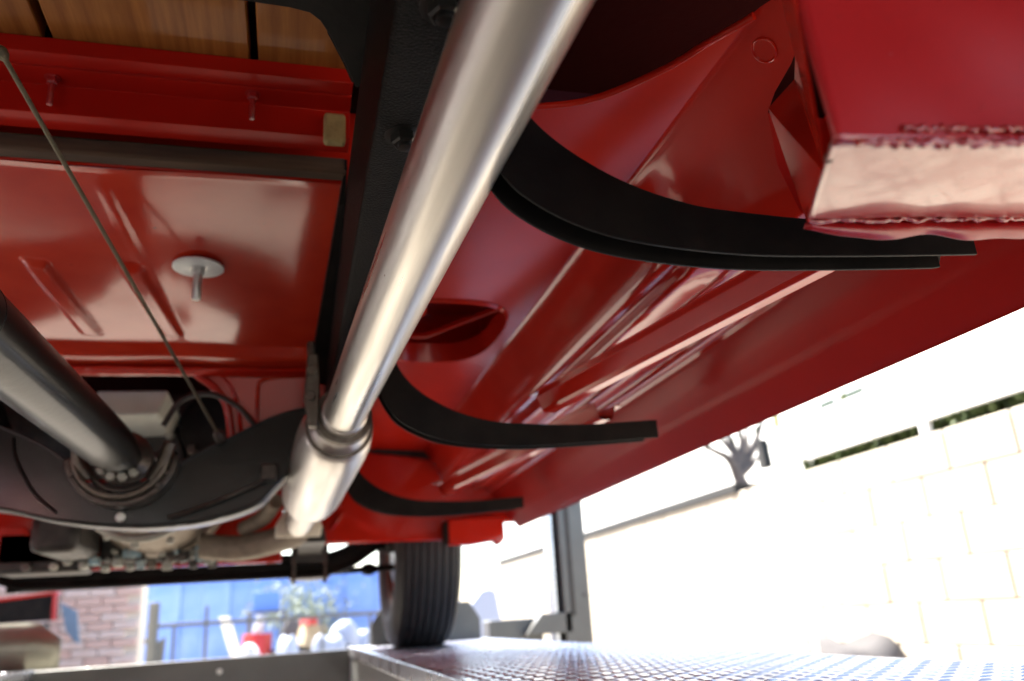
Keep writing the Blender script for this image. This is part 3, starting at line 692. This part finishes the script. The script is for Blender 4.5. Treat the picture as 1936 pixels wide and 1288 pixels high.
# ---- rear fender corner: end panel, lower strip, welded seams, flap
fp = empty('rear_fender', (0, 0, 0)); 
bpy.data.objects.remove(fp)
def quad_grid(name, c00, c10, c01, c11, nx, ny, m, parent, wob=0., seed=0, thick=.0015):
    rnd = random.Random(seed); ph = [rnd.uniform(0, 6.3) for _ in range(4)]
    c00, c10, c01, c11 = map(Vector, (c00, c10, c01, c11)); nrm = (c10-c00).cross(c01-c00).normalized()
    def f(u, v):
        p = (c00*(1-u)+c10*u)*(1-v)+(c01*(1-u)+c11*u)*v
        return p+nrm*wob*(math.sin(u*7+ph[0])*math.sin(v*5+ph[1])+.5*math.sin(u*17+v*6+ph[2]))
    return solid(grid(name, nx, ny, f, m, parent), thick)
s0 = at(1525, 418, Y=.42); s1 = at(1575, 266, Y=.283); e0 = at(2300, 412, Y=.42); e1 = at(2300, 268, Y=.283)
fend = quad_grid('fender_panel', s1, e1, at(1500, -40, Y=.285), at(2300, -40, Y=.285), 40, 30, RED_SPECK, T, .0012, 4)
box_strip = quad_grid('fender_strip', s0, e0, s1, e1, 60, 16, RED_BRUSH, T, .0008, 2)
def bead(name, a, b, r, n, parent, amp=.3, seed=1):
    rnd = random.Random(seed); a = Vector(a); b = Vector(b); pts = []; rad = []
    for i in range(n+1):
        p = a.lerp(b, i/n)+Vector((0, rnd.uniform(-1, 1)*r*.4, rnd.uniform(-1, 1)*r*amp*1.6)); pts.append(p); rad.append(r*rnd.uniform(.6, 1.3))
    return tube(name, pts, rad, RED_WELD, parent, 8)
bead('weld_seam', s1+Vector((.012, -.001, -.001)), e1+Vector((0, -.001, -.001)), .0022, 90, box_strip, .3, 3)
bead('weld_seam', lerp(s1, e1, .16)+Vector((0, -.001, .006)), lerp(s1, e1, .62)+Vector((0, -.001, .006)), .0018, 60, box_strip, .35, 5)
bead('lower_weld', s0+Vector((.0, -.002, -.0005)), e0+Vector((0, -.002, 0)), .0018, 90, box_strip, .4, 9)
# bottom skin: thin ragged underside of the strip
bm = bmesh.new(); A = []; B = []
for i in range(61):
    t = i/60; p = lerp(s0, e0, t); 
    d = .008*min(1, t*7)*(1+.25*math.sin(t*19)+.15*math.sin(t*41))
    A.append(bm.verts.new(p+Vector((0, .001, -.001)))); B.append(bm.verts.new(p+Vector((0, .004, -.004-d))))
for i in range(60): bm.faces.new((A[i], A[i+1], B[i+1], B[i]))
solid(from_bm('fender_hem', bm, RED_BRUSH, box_strip, smooth=60), .001)
for px, py, r in ((1828, 318, .0045), (1890, 308, .0028)):
    p = at(px, py, Y=lerp(.283, .42, (py-266)/152)); bm = bmesh.new()
    pts = [p+Vector((r*math.cos(a), -r*1.3*math.sin(a), -.0012+r*.2*math.sin(a))) for a in [R(-200+i*14) for i in range(15)]]
    add_tube(bm, pts, [r*.3*(1-abs(i-9)/12) for i in range(15)], 8); from_bm('paint_run', bm, RED_WELD, box_strip, smooth=60)
# side wall of the corner and the creased flap
bm = bmesh.new()
pts = [at(1495, -30, Y=.279), at(1560, 330, Y=.345), s0+Vector((0, 0, -.001)), at(1452, 205, Y=.475), at(1502, 150, Y=.46), at(1503, 110, Y=.455), at(1470, -30, Y=.44)]
vs_ = [bm.verts.new(v) for v in pts]
for i in range(1, len(vs_)-1): bm.faces.new((vs_[1], vs_[(i+1) % len(vs_)], vs_[(i+2) % len(vs_)])) if (i+2) % len(vs_) != 1 else None
solid(from_bm('fender_flap', bm, RED, T), .0015)
p = at(1572, 292, Y=.31); lathe('spring_screw', p+Vector((-.003, 0, -.004)), p+Vector((.01, -.002, .02)), [(0, .002), (.003, .0026), (.006, .002), (.009, .0026), (.012, .002)], CLAMP, T, n=12)
p = at(1455, 92, Y=.50); 
# oval plug in the rear face of the side sill
qv = Vector((.3980, .529, .4632)); qd = Vector((-.668, 0, -.744))
lathe('oval_plug', qv, qv+qd, [(0, .0125), (.0012, .0125), (.002, .0115), (.0012, .0105), (.0004, .010)], RED, T, n=36)

# ---- front apron
bm = bmesh.new(); add_prism(bm, [(.085, .335), (.085, .235), (.10, .222), (.50, .215), (.60, .262), (.655, .262), (.65, .36), (.45, .45), (.14, .49), (.10, .42)], 'Y', 2.425, 2.445); ap = from_bm('front_apron', bm, RED, T, bevel=.006)
prism('apron_flange', [(.435, .27), (.60, .275), (.602, .21), (.585, .192), (.57, .205), (.50, .196), (.435, .198)], 'Y', 2.37, 2.418, RED, ap, bevel=.004)
box('apron_bead', .12, .128, 2.415, 2.424, .25, .31, RED, ap, bevel=.003, M=Matrix.Translation((.125, 0, .28)) @ Matrix.Rotation(R(35), 4, 'Y') @ Matrix.Translation((-.125, 0, -.28)))
box('apron_bracket', .425, .433, 2.36, 2.424, .20, .265, BLACK, ap)
# ---- exhaust
PA = Vector((.122, .10, .305)); PB = Vector((.073, 1.255, .305))
ex = lathe('exhaust_pipe', PA, PB, [(0, .032), ((PB-PA).length, .032)], STEEL, T, n=96)
d = (PB-PA).normalized()
lathe('pipe_collar', PB-d*.03, PB, [(0, .0325), (.002, .0345), (.035, .0345), (.037, .0325)], STEEL_MUF, ex, n=64)
MB = Vector((.017, 2.10, .2415)); dm = (MB-PB).normalized(); ML = (MB-PB).length
mf = lathe('muffler', PB, MB, [(0, .034), (.0, .038), (.02, .040), (.045, .045), (.052, .052), (.075, .057), (.11, .060), (.15, .0615), (.50, .0615), (.54, .0585), (.62, .044), (.68, .034), (ML, .032)], STEEL_MUF, T, n=96)
def torus(name, c, axis, R_, r, m, parent, n=48, k=10):
    q = Vector(axis).normalized().to_track_quat('Z', 'Y'); bm = bmesh.new()
    pts = [Vector(c)+q @ Vector((R_*math.cos(2*math.pi*i/n), R_*math.sin(2*math.pi*i/n), 0)) for i in range(n+1)]
    add_tube(bm, pts, r, k); return from_bm(name, bm, m, parent, smooth=60)
lathe('clamp_band', PB-dm*.002, PB+dm, [(0, .036), (.0, .0445), (.012, .0455), (.014, .039)], CLAMP, mf, n=48)
torus('muffler_ring', PB+dm*.052, dm, .0505, .0035, CLAMP, mf)
hx = PB+Vector((-.048, 0, .03))
prism('hanger_strap', [(PB.x-.052, .285), (PB.x-.038, .285), (PB.x-.036, .34), (PB.x-.04, .40), (PB.x-.056, .40), (PB.x-.06, .33)], 'Y', 1.235, 1.262, CLAMP, mf, bevel=.003)
hexbolt('clamp_bolt', (PB.x-.05, 1.233, .33), (0, -1, 0), .008, .007, CLAMP, mf)
hexbolt('clamp_bolt', (PB.x-.05, 1.233, .37), (0, -1, 0), .008, .007, CLAMP, mf)
hexbolt('clamp_bolt', (PB.x-.050, 1.248, .401), (0, 0, 1), .007, .02, CLAMP, mf)
fl = MB+dm*.002
prism('exhaust_flange', [(fl.x-.056, fl.z-.032), (fl.x+.052, fl.z-.032), (fl.x+.056, fl.z-.006), (fl.x+.035, fl.z+.032), (fl.x-.035, fl.z+.032), (fl.x-.056, fl.z-.004)], 'Y', fl.y, fl.y+.012, PALE, mf, bevel=.003)
for sx in (-.04, .036): hexbolt('flange_bolt', (fl.x+sx, fl.y+.013, fl.z-.012), (0, 1, 0), .009, .02, CAST, mf)
# ---- handbrake rod
ca = at(-60, 20, Y=.70); cb_ = at(0, 95, Y=.76); cc = at(415, 825, Y=1.52)
rod = tube('brake_rod', [cb_+(cb_-cc)*.12, cb_, cc], .0027, CABLE, T, 8)
lathe('rod_fitting', cb_, cc, [(-.005, .003), (0, .006), (.006, .006), (.012, .003)], CABLE, rod, n=12)
lathe('rod_clevis', cc-(cc-cb_).normalized()*.02, cc, [(0, .004), (.01, .009), (.03, .010), (.035, .004)], CLAMP, rod, n=10)
# ---- driveshaft and its yoke
DA = Vector((-.312, -.2, .276)); DB = Vector((-.276, 1.465, .288)); L_ = (DB-DA).length
ds = lathe('driveshaft', DA, DB, [(0, .038), (.97, .038), (.980, .038), (.9805, .0385), (.984, .0385), (.9845, .038), (.995, .038), (L_-.115, .038), (L_-.10, .0378), (L_-.06, .036), (L_, .030)], SATIN, T, n=72)
lathe('yoke', DB, DB+(DB-DA).normalized(), [(0, .032), (.015, .045), (.03, .045), (.035, .03), (.10, .027)], GREASE, ds, n=40)
for k in range(4):
    a = R(222+k*28); c = DB+Vector((.036*math.cos(a), .0, .036*math.sin(a))); hexbolt('yoke_bolt', c, (0, -1, 0), .008, .012, ALU, ds)
# ---- gearbox crossmember: deep plate with a U-shaped dip
topc = spline([(-0.6580, 0, 0.3760), (-0.5640, 0, 0.3760), (-0.4747, 0, 0.3497), (-0.3854, 0, 0.2989), (-0.3525, 0, 0.2538), (-0.3196, 0, 0.2218), (-0.2820, 0, 0.2124), (-0.2491, 0, 0.2181), (-0.2209, 0, 0.2369), (-0.1974, 0, 0.2801), (-0.1598, 0, 0.3074), (-0.1034, 0, 0.3365), (-0.0470, 0, 0.3666), (0.0000, 0, 0.3835), (0.0526, 0, 0.3948)], 5)
botc = spline([(-0.6580, 0, 0.2444), (-0.5640, 0, 0.2303), (-0.4700, 0, 0.2171), (-0.3854, 0, 0.1955), (-0.2820, 0, 0.1814), (-0.1974, 0, 0.1814), (-0.1363, 0, 0.1899), (-0.0658, 0, 0.2115), (-0.0282, 0, 0.2463), (0.0526, 0, 0.3384)], 8)
YX = 1.55
poly = [(v.x, v.z) for v in topc]+[(v.x, v.z) for v in botc][::-1]
bm = bmesh.new(); fill(bm, poly, [], lambda q: (q[0], YX, q[1]))
xm = solid(from_bm('crossmember', bm, BLACK_GLOSS, T), .004)
bm = bmesh.new()
for a, b in zip(botc, botc[1:]):
    vs_ = [bm.verts.new(q) for q in ((a.x, YX-.012, a.z), (b.x, YX-.012, b.z), (b.x, YX+.075, b.z), (a.x, YX+.075, a.z))]; bm.faces.new(vs_)
bmesh.ops.remove_doubles(bm, verts=bm.verts, dist=.0002)
solid(from_bm('lower_flange', bm, BLACK_GLOSS, xm, smooth=40), .004)
bm = bmesh.new()
for a, b in zip(topc, topc[1:]):
    vs_ = [bm.verts.new(q) for q in ((a.x, YX-.008, a.z), (b.x, YX-.008, b.z), (b.x, YX+.07, b.z), (a.x, YX+.07, a.z))]; bm.faces.new(vs_)
bmesh.ops.remove_doubles(bm, verts=bm.verts, dist=.0002)
solid(from_bm('upper_flange', bm, BLACK_GLOSS, xm, smooth=40), .004)
lathe('rivet', (-.284, YX-.0035, .198), (-.284, 0, .198), [(0, .0085), (.003, .0075), (.005, .004)], BRIGHT, xm, n=20)
tube('pressed_seam', spline([(-.465, YX-.002, .338), (-.456, YX-.002, .301), (-.423, YX-.002, .244), (-.385, YX-.002, .209)], 5), .0028, BLACK, xm, 8)
tube('brake_pipe', spline([(-.207, YX-.02, .193), (-.141, YX-.02, .214), (-.066, YX-.02, .246), (-.028, YX-.02, .268)], 5), .0035, GREASE, xm, 8)
box('pipe_clip', -.056, -.028, YX-.03, YX-.001, .254, .282, GREASE, xm, bevel=.003)
# bearing carrier ring seated in the dip
def hoop(name, r, w0, y0, y1, m, parent, cz=.299, cx_=-.282, a0=185, a1=355):
    bm = bmesh.new(); rows = []
    for i in range(37):
        a = R(lerp(a0, a1, i/36)); c, s = math.cos(a), math.sin(a)
        rows.append([bm.verts.new((cx_+(r+dr)*c, y, cz+(r+dr)*s)) for dr, y in ((0, y0), (w0, y0), (w0, y1), (0, y1))])
    for a, b in zip(rows, rows[1:]):
        for k in range(4): bm.faces.new((a[k], a[(k+1) % 4], b[(k+1) % 4], b[k]))
    bm.faces.new(rows[0]); bm.faces.new(rows[-1][::-1])
    return from_bm(name, bm, m, parent, bevel=.0025, smooth=40)
hp = hoop('carrier_ring', .079, .011, 1.50, 1.548, GREASE, T)
hoop('carrier_lip', .070, .008, 1.488, 1.512, CLAMP, hp)
hoop('inner_ridge', .056, .0075, 1.52, 1.56, GREASE, hp)
for a in (205, 318, 335):
    hexbolt('carrier_bolt', (-.282+.083*math.cos(R(a)), 1.50, .299+.083*math.sin(R(a))), (0, -1, 0), .006, .007, GREASE, hp)
tube('carrier_arm', [(-.352, 1.485, .325), (-.347, 1.495, .282), (-.332, 1.505, .259)], .010, CLAMP, hp, 10)
tube('carrier_arm', [(-.205, 1.485, .315), (-.216, 1.495, .282), (-.232, 1.505, .254)], .010, CLAMP, hp, 10)
# ---- gearbox, bell housing, hoses behind the crossmember
gb = prism('gearbox_case', [(-.395, .486), (-.256, .488), (-.272, .436), (-.372, .432), (-.386, .46)], 'Y', 1.78, 2.2, CASE, T, bevel=.006)
prism('gearbox_block', [(-.45, .487), (-.27, .487), (-.24, .40), (-.24, .27), (-.42, .27), (-.45, .36)], 'Y', 1.99, 2.3, DARK, T, bevel=.01)
for x, z, r in ((-.375, .47, .013), (-.29, .465, .015), (-.268, .50, .009), (-.275, .435, .011), (-.225, .40, .013)):
    hexbolt('gearbox_bolt', (x, 1.985, z), (0, -1, 0), r, .02, ALU if r < .012 else GREASE, gb)
box('gearbox_lever', -.25, -.21, 1.62, 1.66, .312, .328, GREASE, gb, bevel=.005)
lathe('brake_servo', (-.17, 1.97, .455), (-.17, 2.3, .455), [(0, .05), (.01, .085), (.05, .09), (.12, .09), (.13, .07)], BLACK, T, n=40)
hose = tube('hose', spline([(-.235, 1.60, .37), (-.205, 1.595, .418), (-.155, 1.585, .428), (-.105, 1.575, .402), (-.07, 1.57, .362), (-.05, 1.565, .335)], 6), .0052, DARK, T, 10)
box('bulkhead', -1.2, -.03, 2.46, 2.47, .20, .95, DARK, T, bevel=0)
box('bulkhead', -.029, .66, 2.46, 2.47, .36, .95, DARK, T, bevel=0)
box('inner_panel', .045, .30, 2.62, 2.63, .235, .355, RED, T, bevel=.004)
box('inner_panel', -.02, .045, 2.60, 2.61, .30, .40, DARK, T, bevel=.002)
box('grille', -.75, .19, 3.54, 3.60, .46, 1.0, DARK, T, bevel=.02)
bx2 = lambda n_, x0, x1, y0, y1, z0, z1, m, bv=.006: box(n_, x0, x1, y0, y1, z0, z1, m, T, bevel=bv)
# bell housing and sump below/behind the crossmember
lathe('bell_housing', (-.33, 2.03, .365), (-.33, 2.4, .362), [(0, .10), (.02, .125), (.10, .15), (.26, .165), (.30, .17), (.33, .17)], CAST, T, n=56)
torus('housing_rim', (-.33, 2.02, .345), (0, 1, -.05), .135, .010, ALU, T)
for a in (215, 238, 262, 290, 315, 335):
    hexbolt('housing_bolt', (-.33+.158*math.cos(R(a)), 2.12, .362+.158*math.sin(R(a))), (0, -1, 0), .010, .014, ALU, T)
def gasket():
    rnd = random.Random(3)
    for i in range(34):
        x = lerp(-.49, -.19, (i % 17)/16)+rnd.uniform(-.008, .008); z = (.180 if i < 17 else .200)+.010*math.sin(i*2.3); h = rnd.uniform(.006, .013)
        box('gasket_bolt', x-h, x+h, 2.26+rnd.uniform(0, .04), 2.31, z-h, z+h*.9, (BLUE_GASKET, ALU, BLUE_GASKET, DARK, GREASE, CLAMP)[rnd.randrange(6)] if i % 5 else ALU, T, bevel=.004)
gasket()
bx2('oil_pan', -.47, -.22, 2.33, 2.438, .188, .30, DARK)
# header pipe to the flange
tube('header_pipe', spline([(fl.x, fl.y+.02, fl.z), (fl.x-.01, 2.16, .222), (-.05, 2.22, .212), (-.13, 2.26, .202), (-.22, 2.28, .212)], 6), .032, CAST, T, 24)
tube('header_pipe', spline([(-.04, 2.12, .30), (-.07, 2.20, .27), (-.12, 2.26, .25)], 6), .02, CAST, T, 16)
box('red_underpan', -1.2, -.025, 2.44, 2.455, .182, .40, RED, T, bevel=.004)
box('red_underpan_lip', -1.2, -.025, 2.40, 2.439, .174, .182, RED, T, bevel=.002)
prism('red_gusset', [(-.72, .19), (-.52, .19), (-.56, .24), (-.60, .235), (-.64, .28), (-.72, .28)], 'Y', 2.30, 2.31, RED, T)
bx2('steering_box', -.70, -.50, 2.30, 2.438, .165, .27, DARK, .012)
bx2('starter_motor', -.56, -.46, 2.05, 2.3, .19, .28, DARK, .02)
hexbolt('steering_bolt', (-.62, 2.29, .18), (0, -1, 0), .012, .015, GREASE, T); hexbolt('steering_bolt', (-.56, 2.29, .178), (0, -1, 0), .010, .015, ALU, T)
hexbolt('steering_bolt', (-.53, 2.29, .19), (0, -1, 0), .012, .015, ALU, T)
# ---- front axle: dropped I-beam
YA = 2.82
def ibeam(path, h, w_):
    bm = bmesh.new(); P_ = [Vector(p) for p in path]; rings = []
    sec = [(-w_, -h), (w_, -h), (w_, -h*.6), (w_*.4, -h*.5), (w_*.4, h*.5), (w_, h*.6), (w_, h), (-w_, h), (-w_, h*.6), (-w_*.4, h*.5), (-w_*.4, -h*.5), (-w_, -h*.6)]
    for i, p in enumerate(P_):
        t = (P_[min(i+1, len(P_)-1)]-P_[max(i-1, 0)]).normalized(); u = Vector((-t.z, 0, t.x))
        rings.append([bm.verts.new(p+Vector((0, a, 0))+u*b) for a, b in sec])
    for a, b in zip(rings, rings[1:]):
        for k in range(12): bm.faces.new((a[k], a[(k+1) % 12], b[(k+1) % 12], b[k]))
    bm.faces.new(rings[0]); bm.faces.new(rings[-1][::-1])
    return from_bm('front_axle', bm, BLACK, T, smooth=40, bevel=.003)
ax = ibeam(spline([(-.90, YA, .26), (-.80, YA, .20), (-.70, YA, .188), (-.3, YA, .188), (.05, YA, .190), (.13, YA, .194), (.19, YA, .215), (.26, YA, .258), (.31, YA, .268)], 6), .036, .024)
tube('tie_rod', [(-.85, 2.96, .165), (.02, 2.96, .172), (.28, 2.96, .178), (.36, 2.95, .18)], .011, BLACK, ax, 12)
lathe('rod_end', (.235, 2.96, .177), (.3, 2.96, .178), [(0, .011), (.01, .02), (.03, .022), (.045, .016), (.055, .011)], BLACK, ax, n=16)
bx2('spring_clamp', .0, .115, 2.74, 2.90, .19, .30, DARK, .01)
bx2('spring_plate', -.005, .12, 2.735, 2.905, .145, .152, GREASE, .003)
for sx in (.01, .105): tube('u_bolt', [(sx, 2.745, .13), (sx, 2.745, .30)], .006, GREASE, T, 8)
bm = bmesh.new()
for i in range(5): add_box(bm, .02, .09, 2.3-i*-.03, 3.3-i*.05, .214+i*.011, .223+i*.011)
from_bm('leaf_spring', bm, DARK, T, bevel=.002)
lathe('king_pin', (.315, YA, .22), (.315, YA, .36), [(0, .014), (0, .022), (.14, .022)], BLACK, ax, n=16)
bx2('stub_axle', .30, .36, YA-.03, YA+.03, .225, .30, DARK, .01)
# ---- front wheel
def wheel(x0, x1, YW, inner):
    Rr = .345; zc = ZR+Rr-.004; W_ = x1-x0; xc = (x0+x1)/2
    A = (xc, YW, zc); s = 1 if inner < 0 else -1; E_ = (xc+s, YW, zc)
    prof = []
    h = W_/2
    P_ = [(-h*.62, .215), (-h*.80, .222), (-h*.98, .25), (-h*1.0, .285), (-h*.93, .315), (-h*.80, .334)]
    prof += P_
    ng = 7; xs_ = lerp
    for g in range(ng):
        a = lerp(-h*.78, h*.78, g/ng); b = lerp(-h*.78, h*.78, (g+1)/ng); gw = (b-a)*.12
        cr = lambda x: Rr-.010*(x/h)**2
        prof += [(a+gw, cr(a)-.007), (a+gw*1.3, cr(a)), (b-gw*1.3, cr(b)), (b-gw, cr(b)-.007)]
    prof += [(-t, r) for t, r in P_[::-1]]
    hub = lathe('front_wheel', A, E_, [(-h*.55, .05), (-h*.5, .06), (h*.2, .07), (h*.6, .07), (h*.65, .03)], DARK, T, n=40)
    lathe('tyre', A, E_, prof, RUBBER, hub, n=110, smooth=28, caps=False)
    lathe('rim', A, E_, [(-h*.72, .225), (-h*.62, .216), (-h*.58, .20), (-h*.2, .185), (h*.1, .18), (h*.3, .10), (h*.34, .06)], RED, hub, n=72, smooth=40, caps=False)
    lathe('rim_ring', A, E_, [(-h*.76, .226), (-h*.78, .214), (-h*.70, .206)], CLAMP, hub, n=72, caps=False)
    lathe('brake_drum', A, E_, [(-h*.75, .05), (-h*.74, .13), (-h*.66, .14), (-h*.1, .14)], GREASE, hub, n=48)
    return hub
fw = wheel(.318, .532, 2.95, -1)
wheel(-1.15, -.975, 2.95, 1)
# ---- the truck above the floor (mostly out of frame): cab shell, bonnet, fenders
bm = bmesh.new()
sec = [(.661, .2460), (.672, .35), (.672, .9), (.56, 1.25), (.45, 1.42), (-1.0, 1.42), (-1.12, 1.25), (-1.232, .9), (-1.232, .35), (-1.221, .2460)]
r0 = [bm.verts.new((x, .70, z)) for x, z in sec]; r1 = [bm.verts.new((x, FRONT, z)) for x, z in sec]
for i in range(len(sec)-1): bm.faces.new((r0[i], r0[i+1], r1[i+1], r1[i]))
bm.faces.new([bm.verts.new((x, .98, z)) for x, z in [(.67, .76), (.67, .9), (.56, 1.25), (.45, 1.42), (-1.0, 1.42), (-1.12, 1.25), (-1.23, .9), (-1.23, .76)]])
solid(from_bm('cab_shell', bm, RED, T, smooth=40), .002)
box('sun_block_panel', -1.2, .655, 1.64, 2.455, .66, .67, DARK_MAROON, T, bevel=.001)  # unseen panel added to keep windscreen sun off the gearbox
box('cab_back', .125, .668, .985, 1.0, .497, .79, DARK_MAROON, T, bevel=.001)
box('bonnet', -.75, .19, FRONT+.06, 3.535, .62, 1.05, RED, T, bevel=.05)
for xa, xb in ((.2, .62), (-1.18, -.76)):
    pts = [(2.46, .40), (2.52, .56), (2.68, .66), (2.95, .70), (3.22, .66), (3.38, .54), (3.43, .40), (3.40, .40), (3.35, .52), (3.2, .63), (2.95, .67), (2.70, .63), (2.55, .54), (2.49, .40)]
    prism('front_fender', pts, 'X', xa, xb, RED, T, bevel=.004)

# ---- rear end of the truck, behind the camera
box('bed_side', -.97, -.95, -1.9, .835, .55, 1.0, DARK_MAROON, T, bevel=.003)
box('bed_side', .172, .188, -1.9, -.902, .55, 1.0, DARK_MAROON, T, bevel=.003)
box('tailgate', -.949, .171, -1.9, -1.88, .50, 1.0, RED, T, bevel=.003)
for a, b in zip(xs, xs[1:]): box('bed_plank', a+.0045, b-.0045, -1.879, -.904, .62, .645, WOODM, T, bevel=.002)
tube('rear_axle', [(-1.0, -1.15, .26), (.44, -1.15, .26)], .045, BLACK, T, 20)
lathe('differential', (-.30, -1.32, .26), (-.30, 1, .26), [(0, .04), (.03, .12), (.10, .15), (.2, .15), (.3, .07), (.4, .045)], BLACK, T, n=36)
for x0, x1, xa, xb in ((.30, .52, .20, .66), (-1.08, -.86, -1.22, -.98)):
    h = (x1-x0)/2; c = (x0+x1)/2
    lathe('rear_tyre', (c, -1.15, .26), (c+1, -1.15, .26), [(-h*.7, .2), (-h, .26), (-h*.9, .32), (-h*.7, .342), (h*.7, .342), (h*.9, .32), (h, .26), (h*.7, .2)], RUBBER, T, n=64)
    lathe('rear_rim', (c, -1.15, .26), (c+1, -1.15, .26), [(-h*.6, .2), (-h*.3, .19), (h*.4, .19), (h*.5, .05)], RED, T, n=48)
    pts = [(-.70, .30), (-.74, .48), (-.90, .64), (-1.15, .69), (-1.40, .64), (-1.56, .48), (-1.62, .20), (-1.64, .20), (-1.58, .50), (-1.41, .665), (-1.15, .715), (-.89, .665), (-.725, .50), (-.68, .30)]
    prism('rear_fender', pts, 'X', xa, xb, RED, T, bevel=.004)

# nibs of overspray dust set in the fender paint
bm = bmesh.new(); rn = random.Random(21); e0_ = e1
for i in range(260):
    u = rn.random()**.7*.75; v = rn.random()**1.4
    p = s1.lerp(e1, u).lerp(at(1500, -40, Y=.285).lerp(at(2300, -40, Y=.285), u), v)+Vector((0, -.0004, 0))
    r = rn.uniform(.00018, .00045)
    bmesh.ops.create_icosphere(bm, subdivisions=1, radius=r, matrix=Matrix.Translation(p))
tag(from_bm('paint_nibs', bm, RED_WELD, fend, smooth=80), kind='stuff')
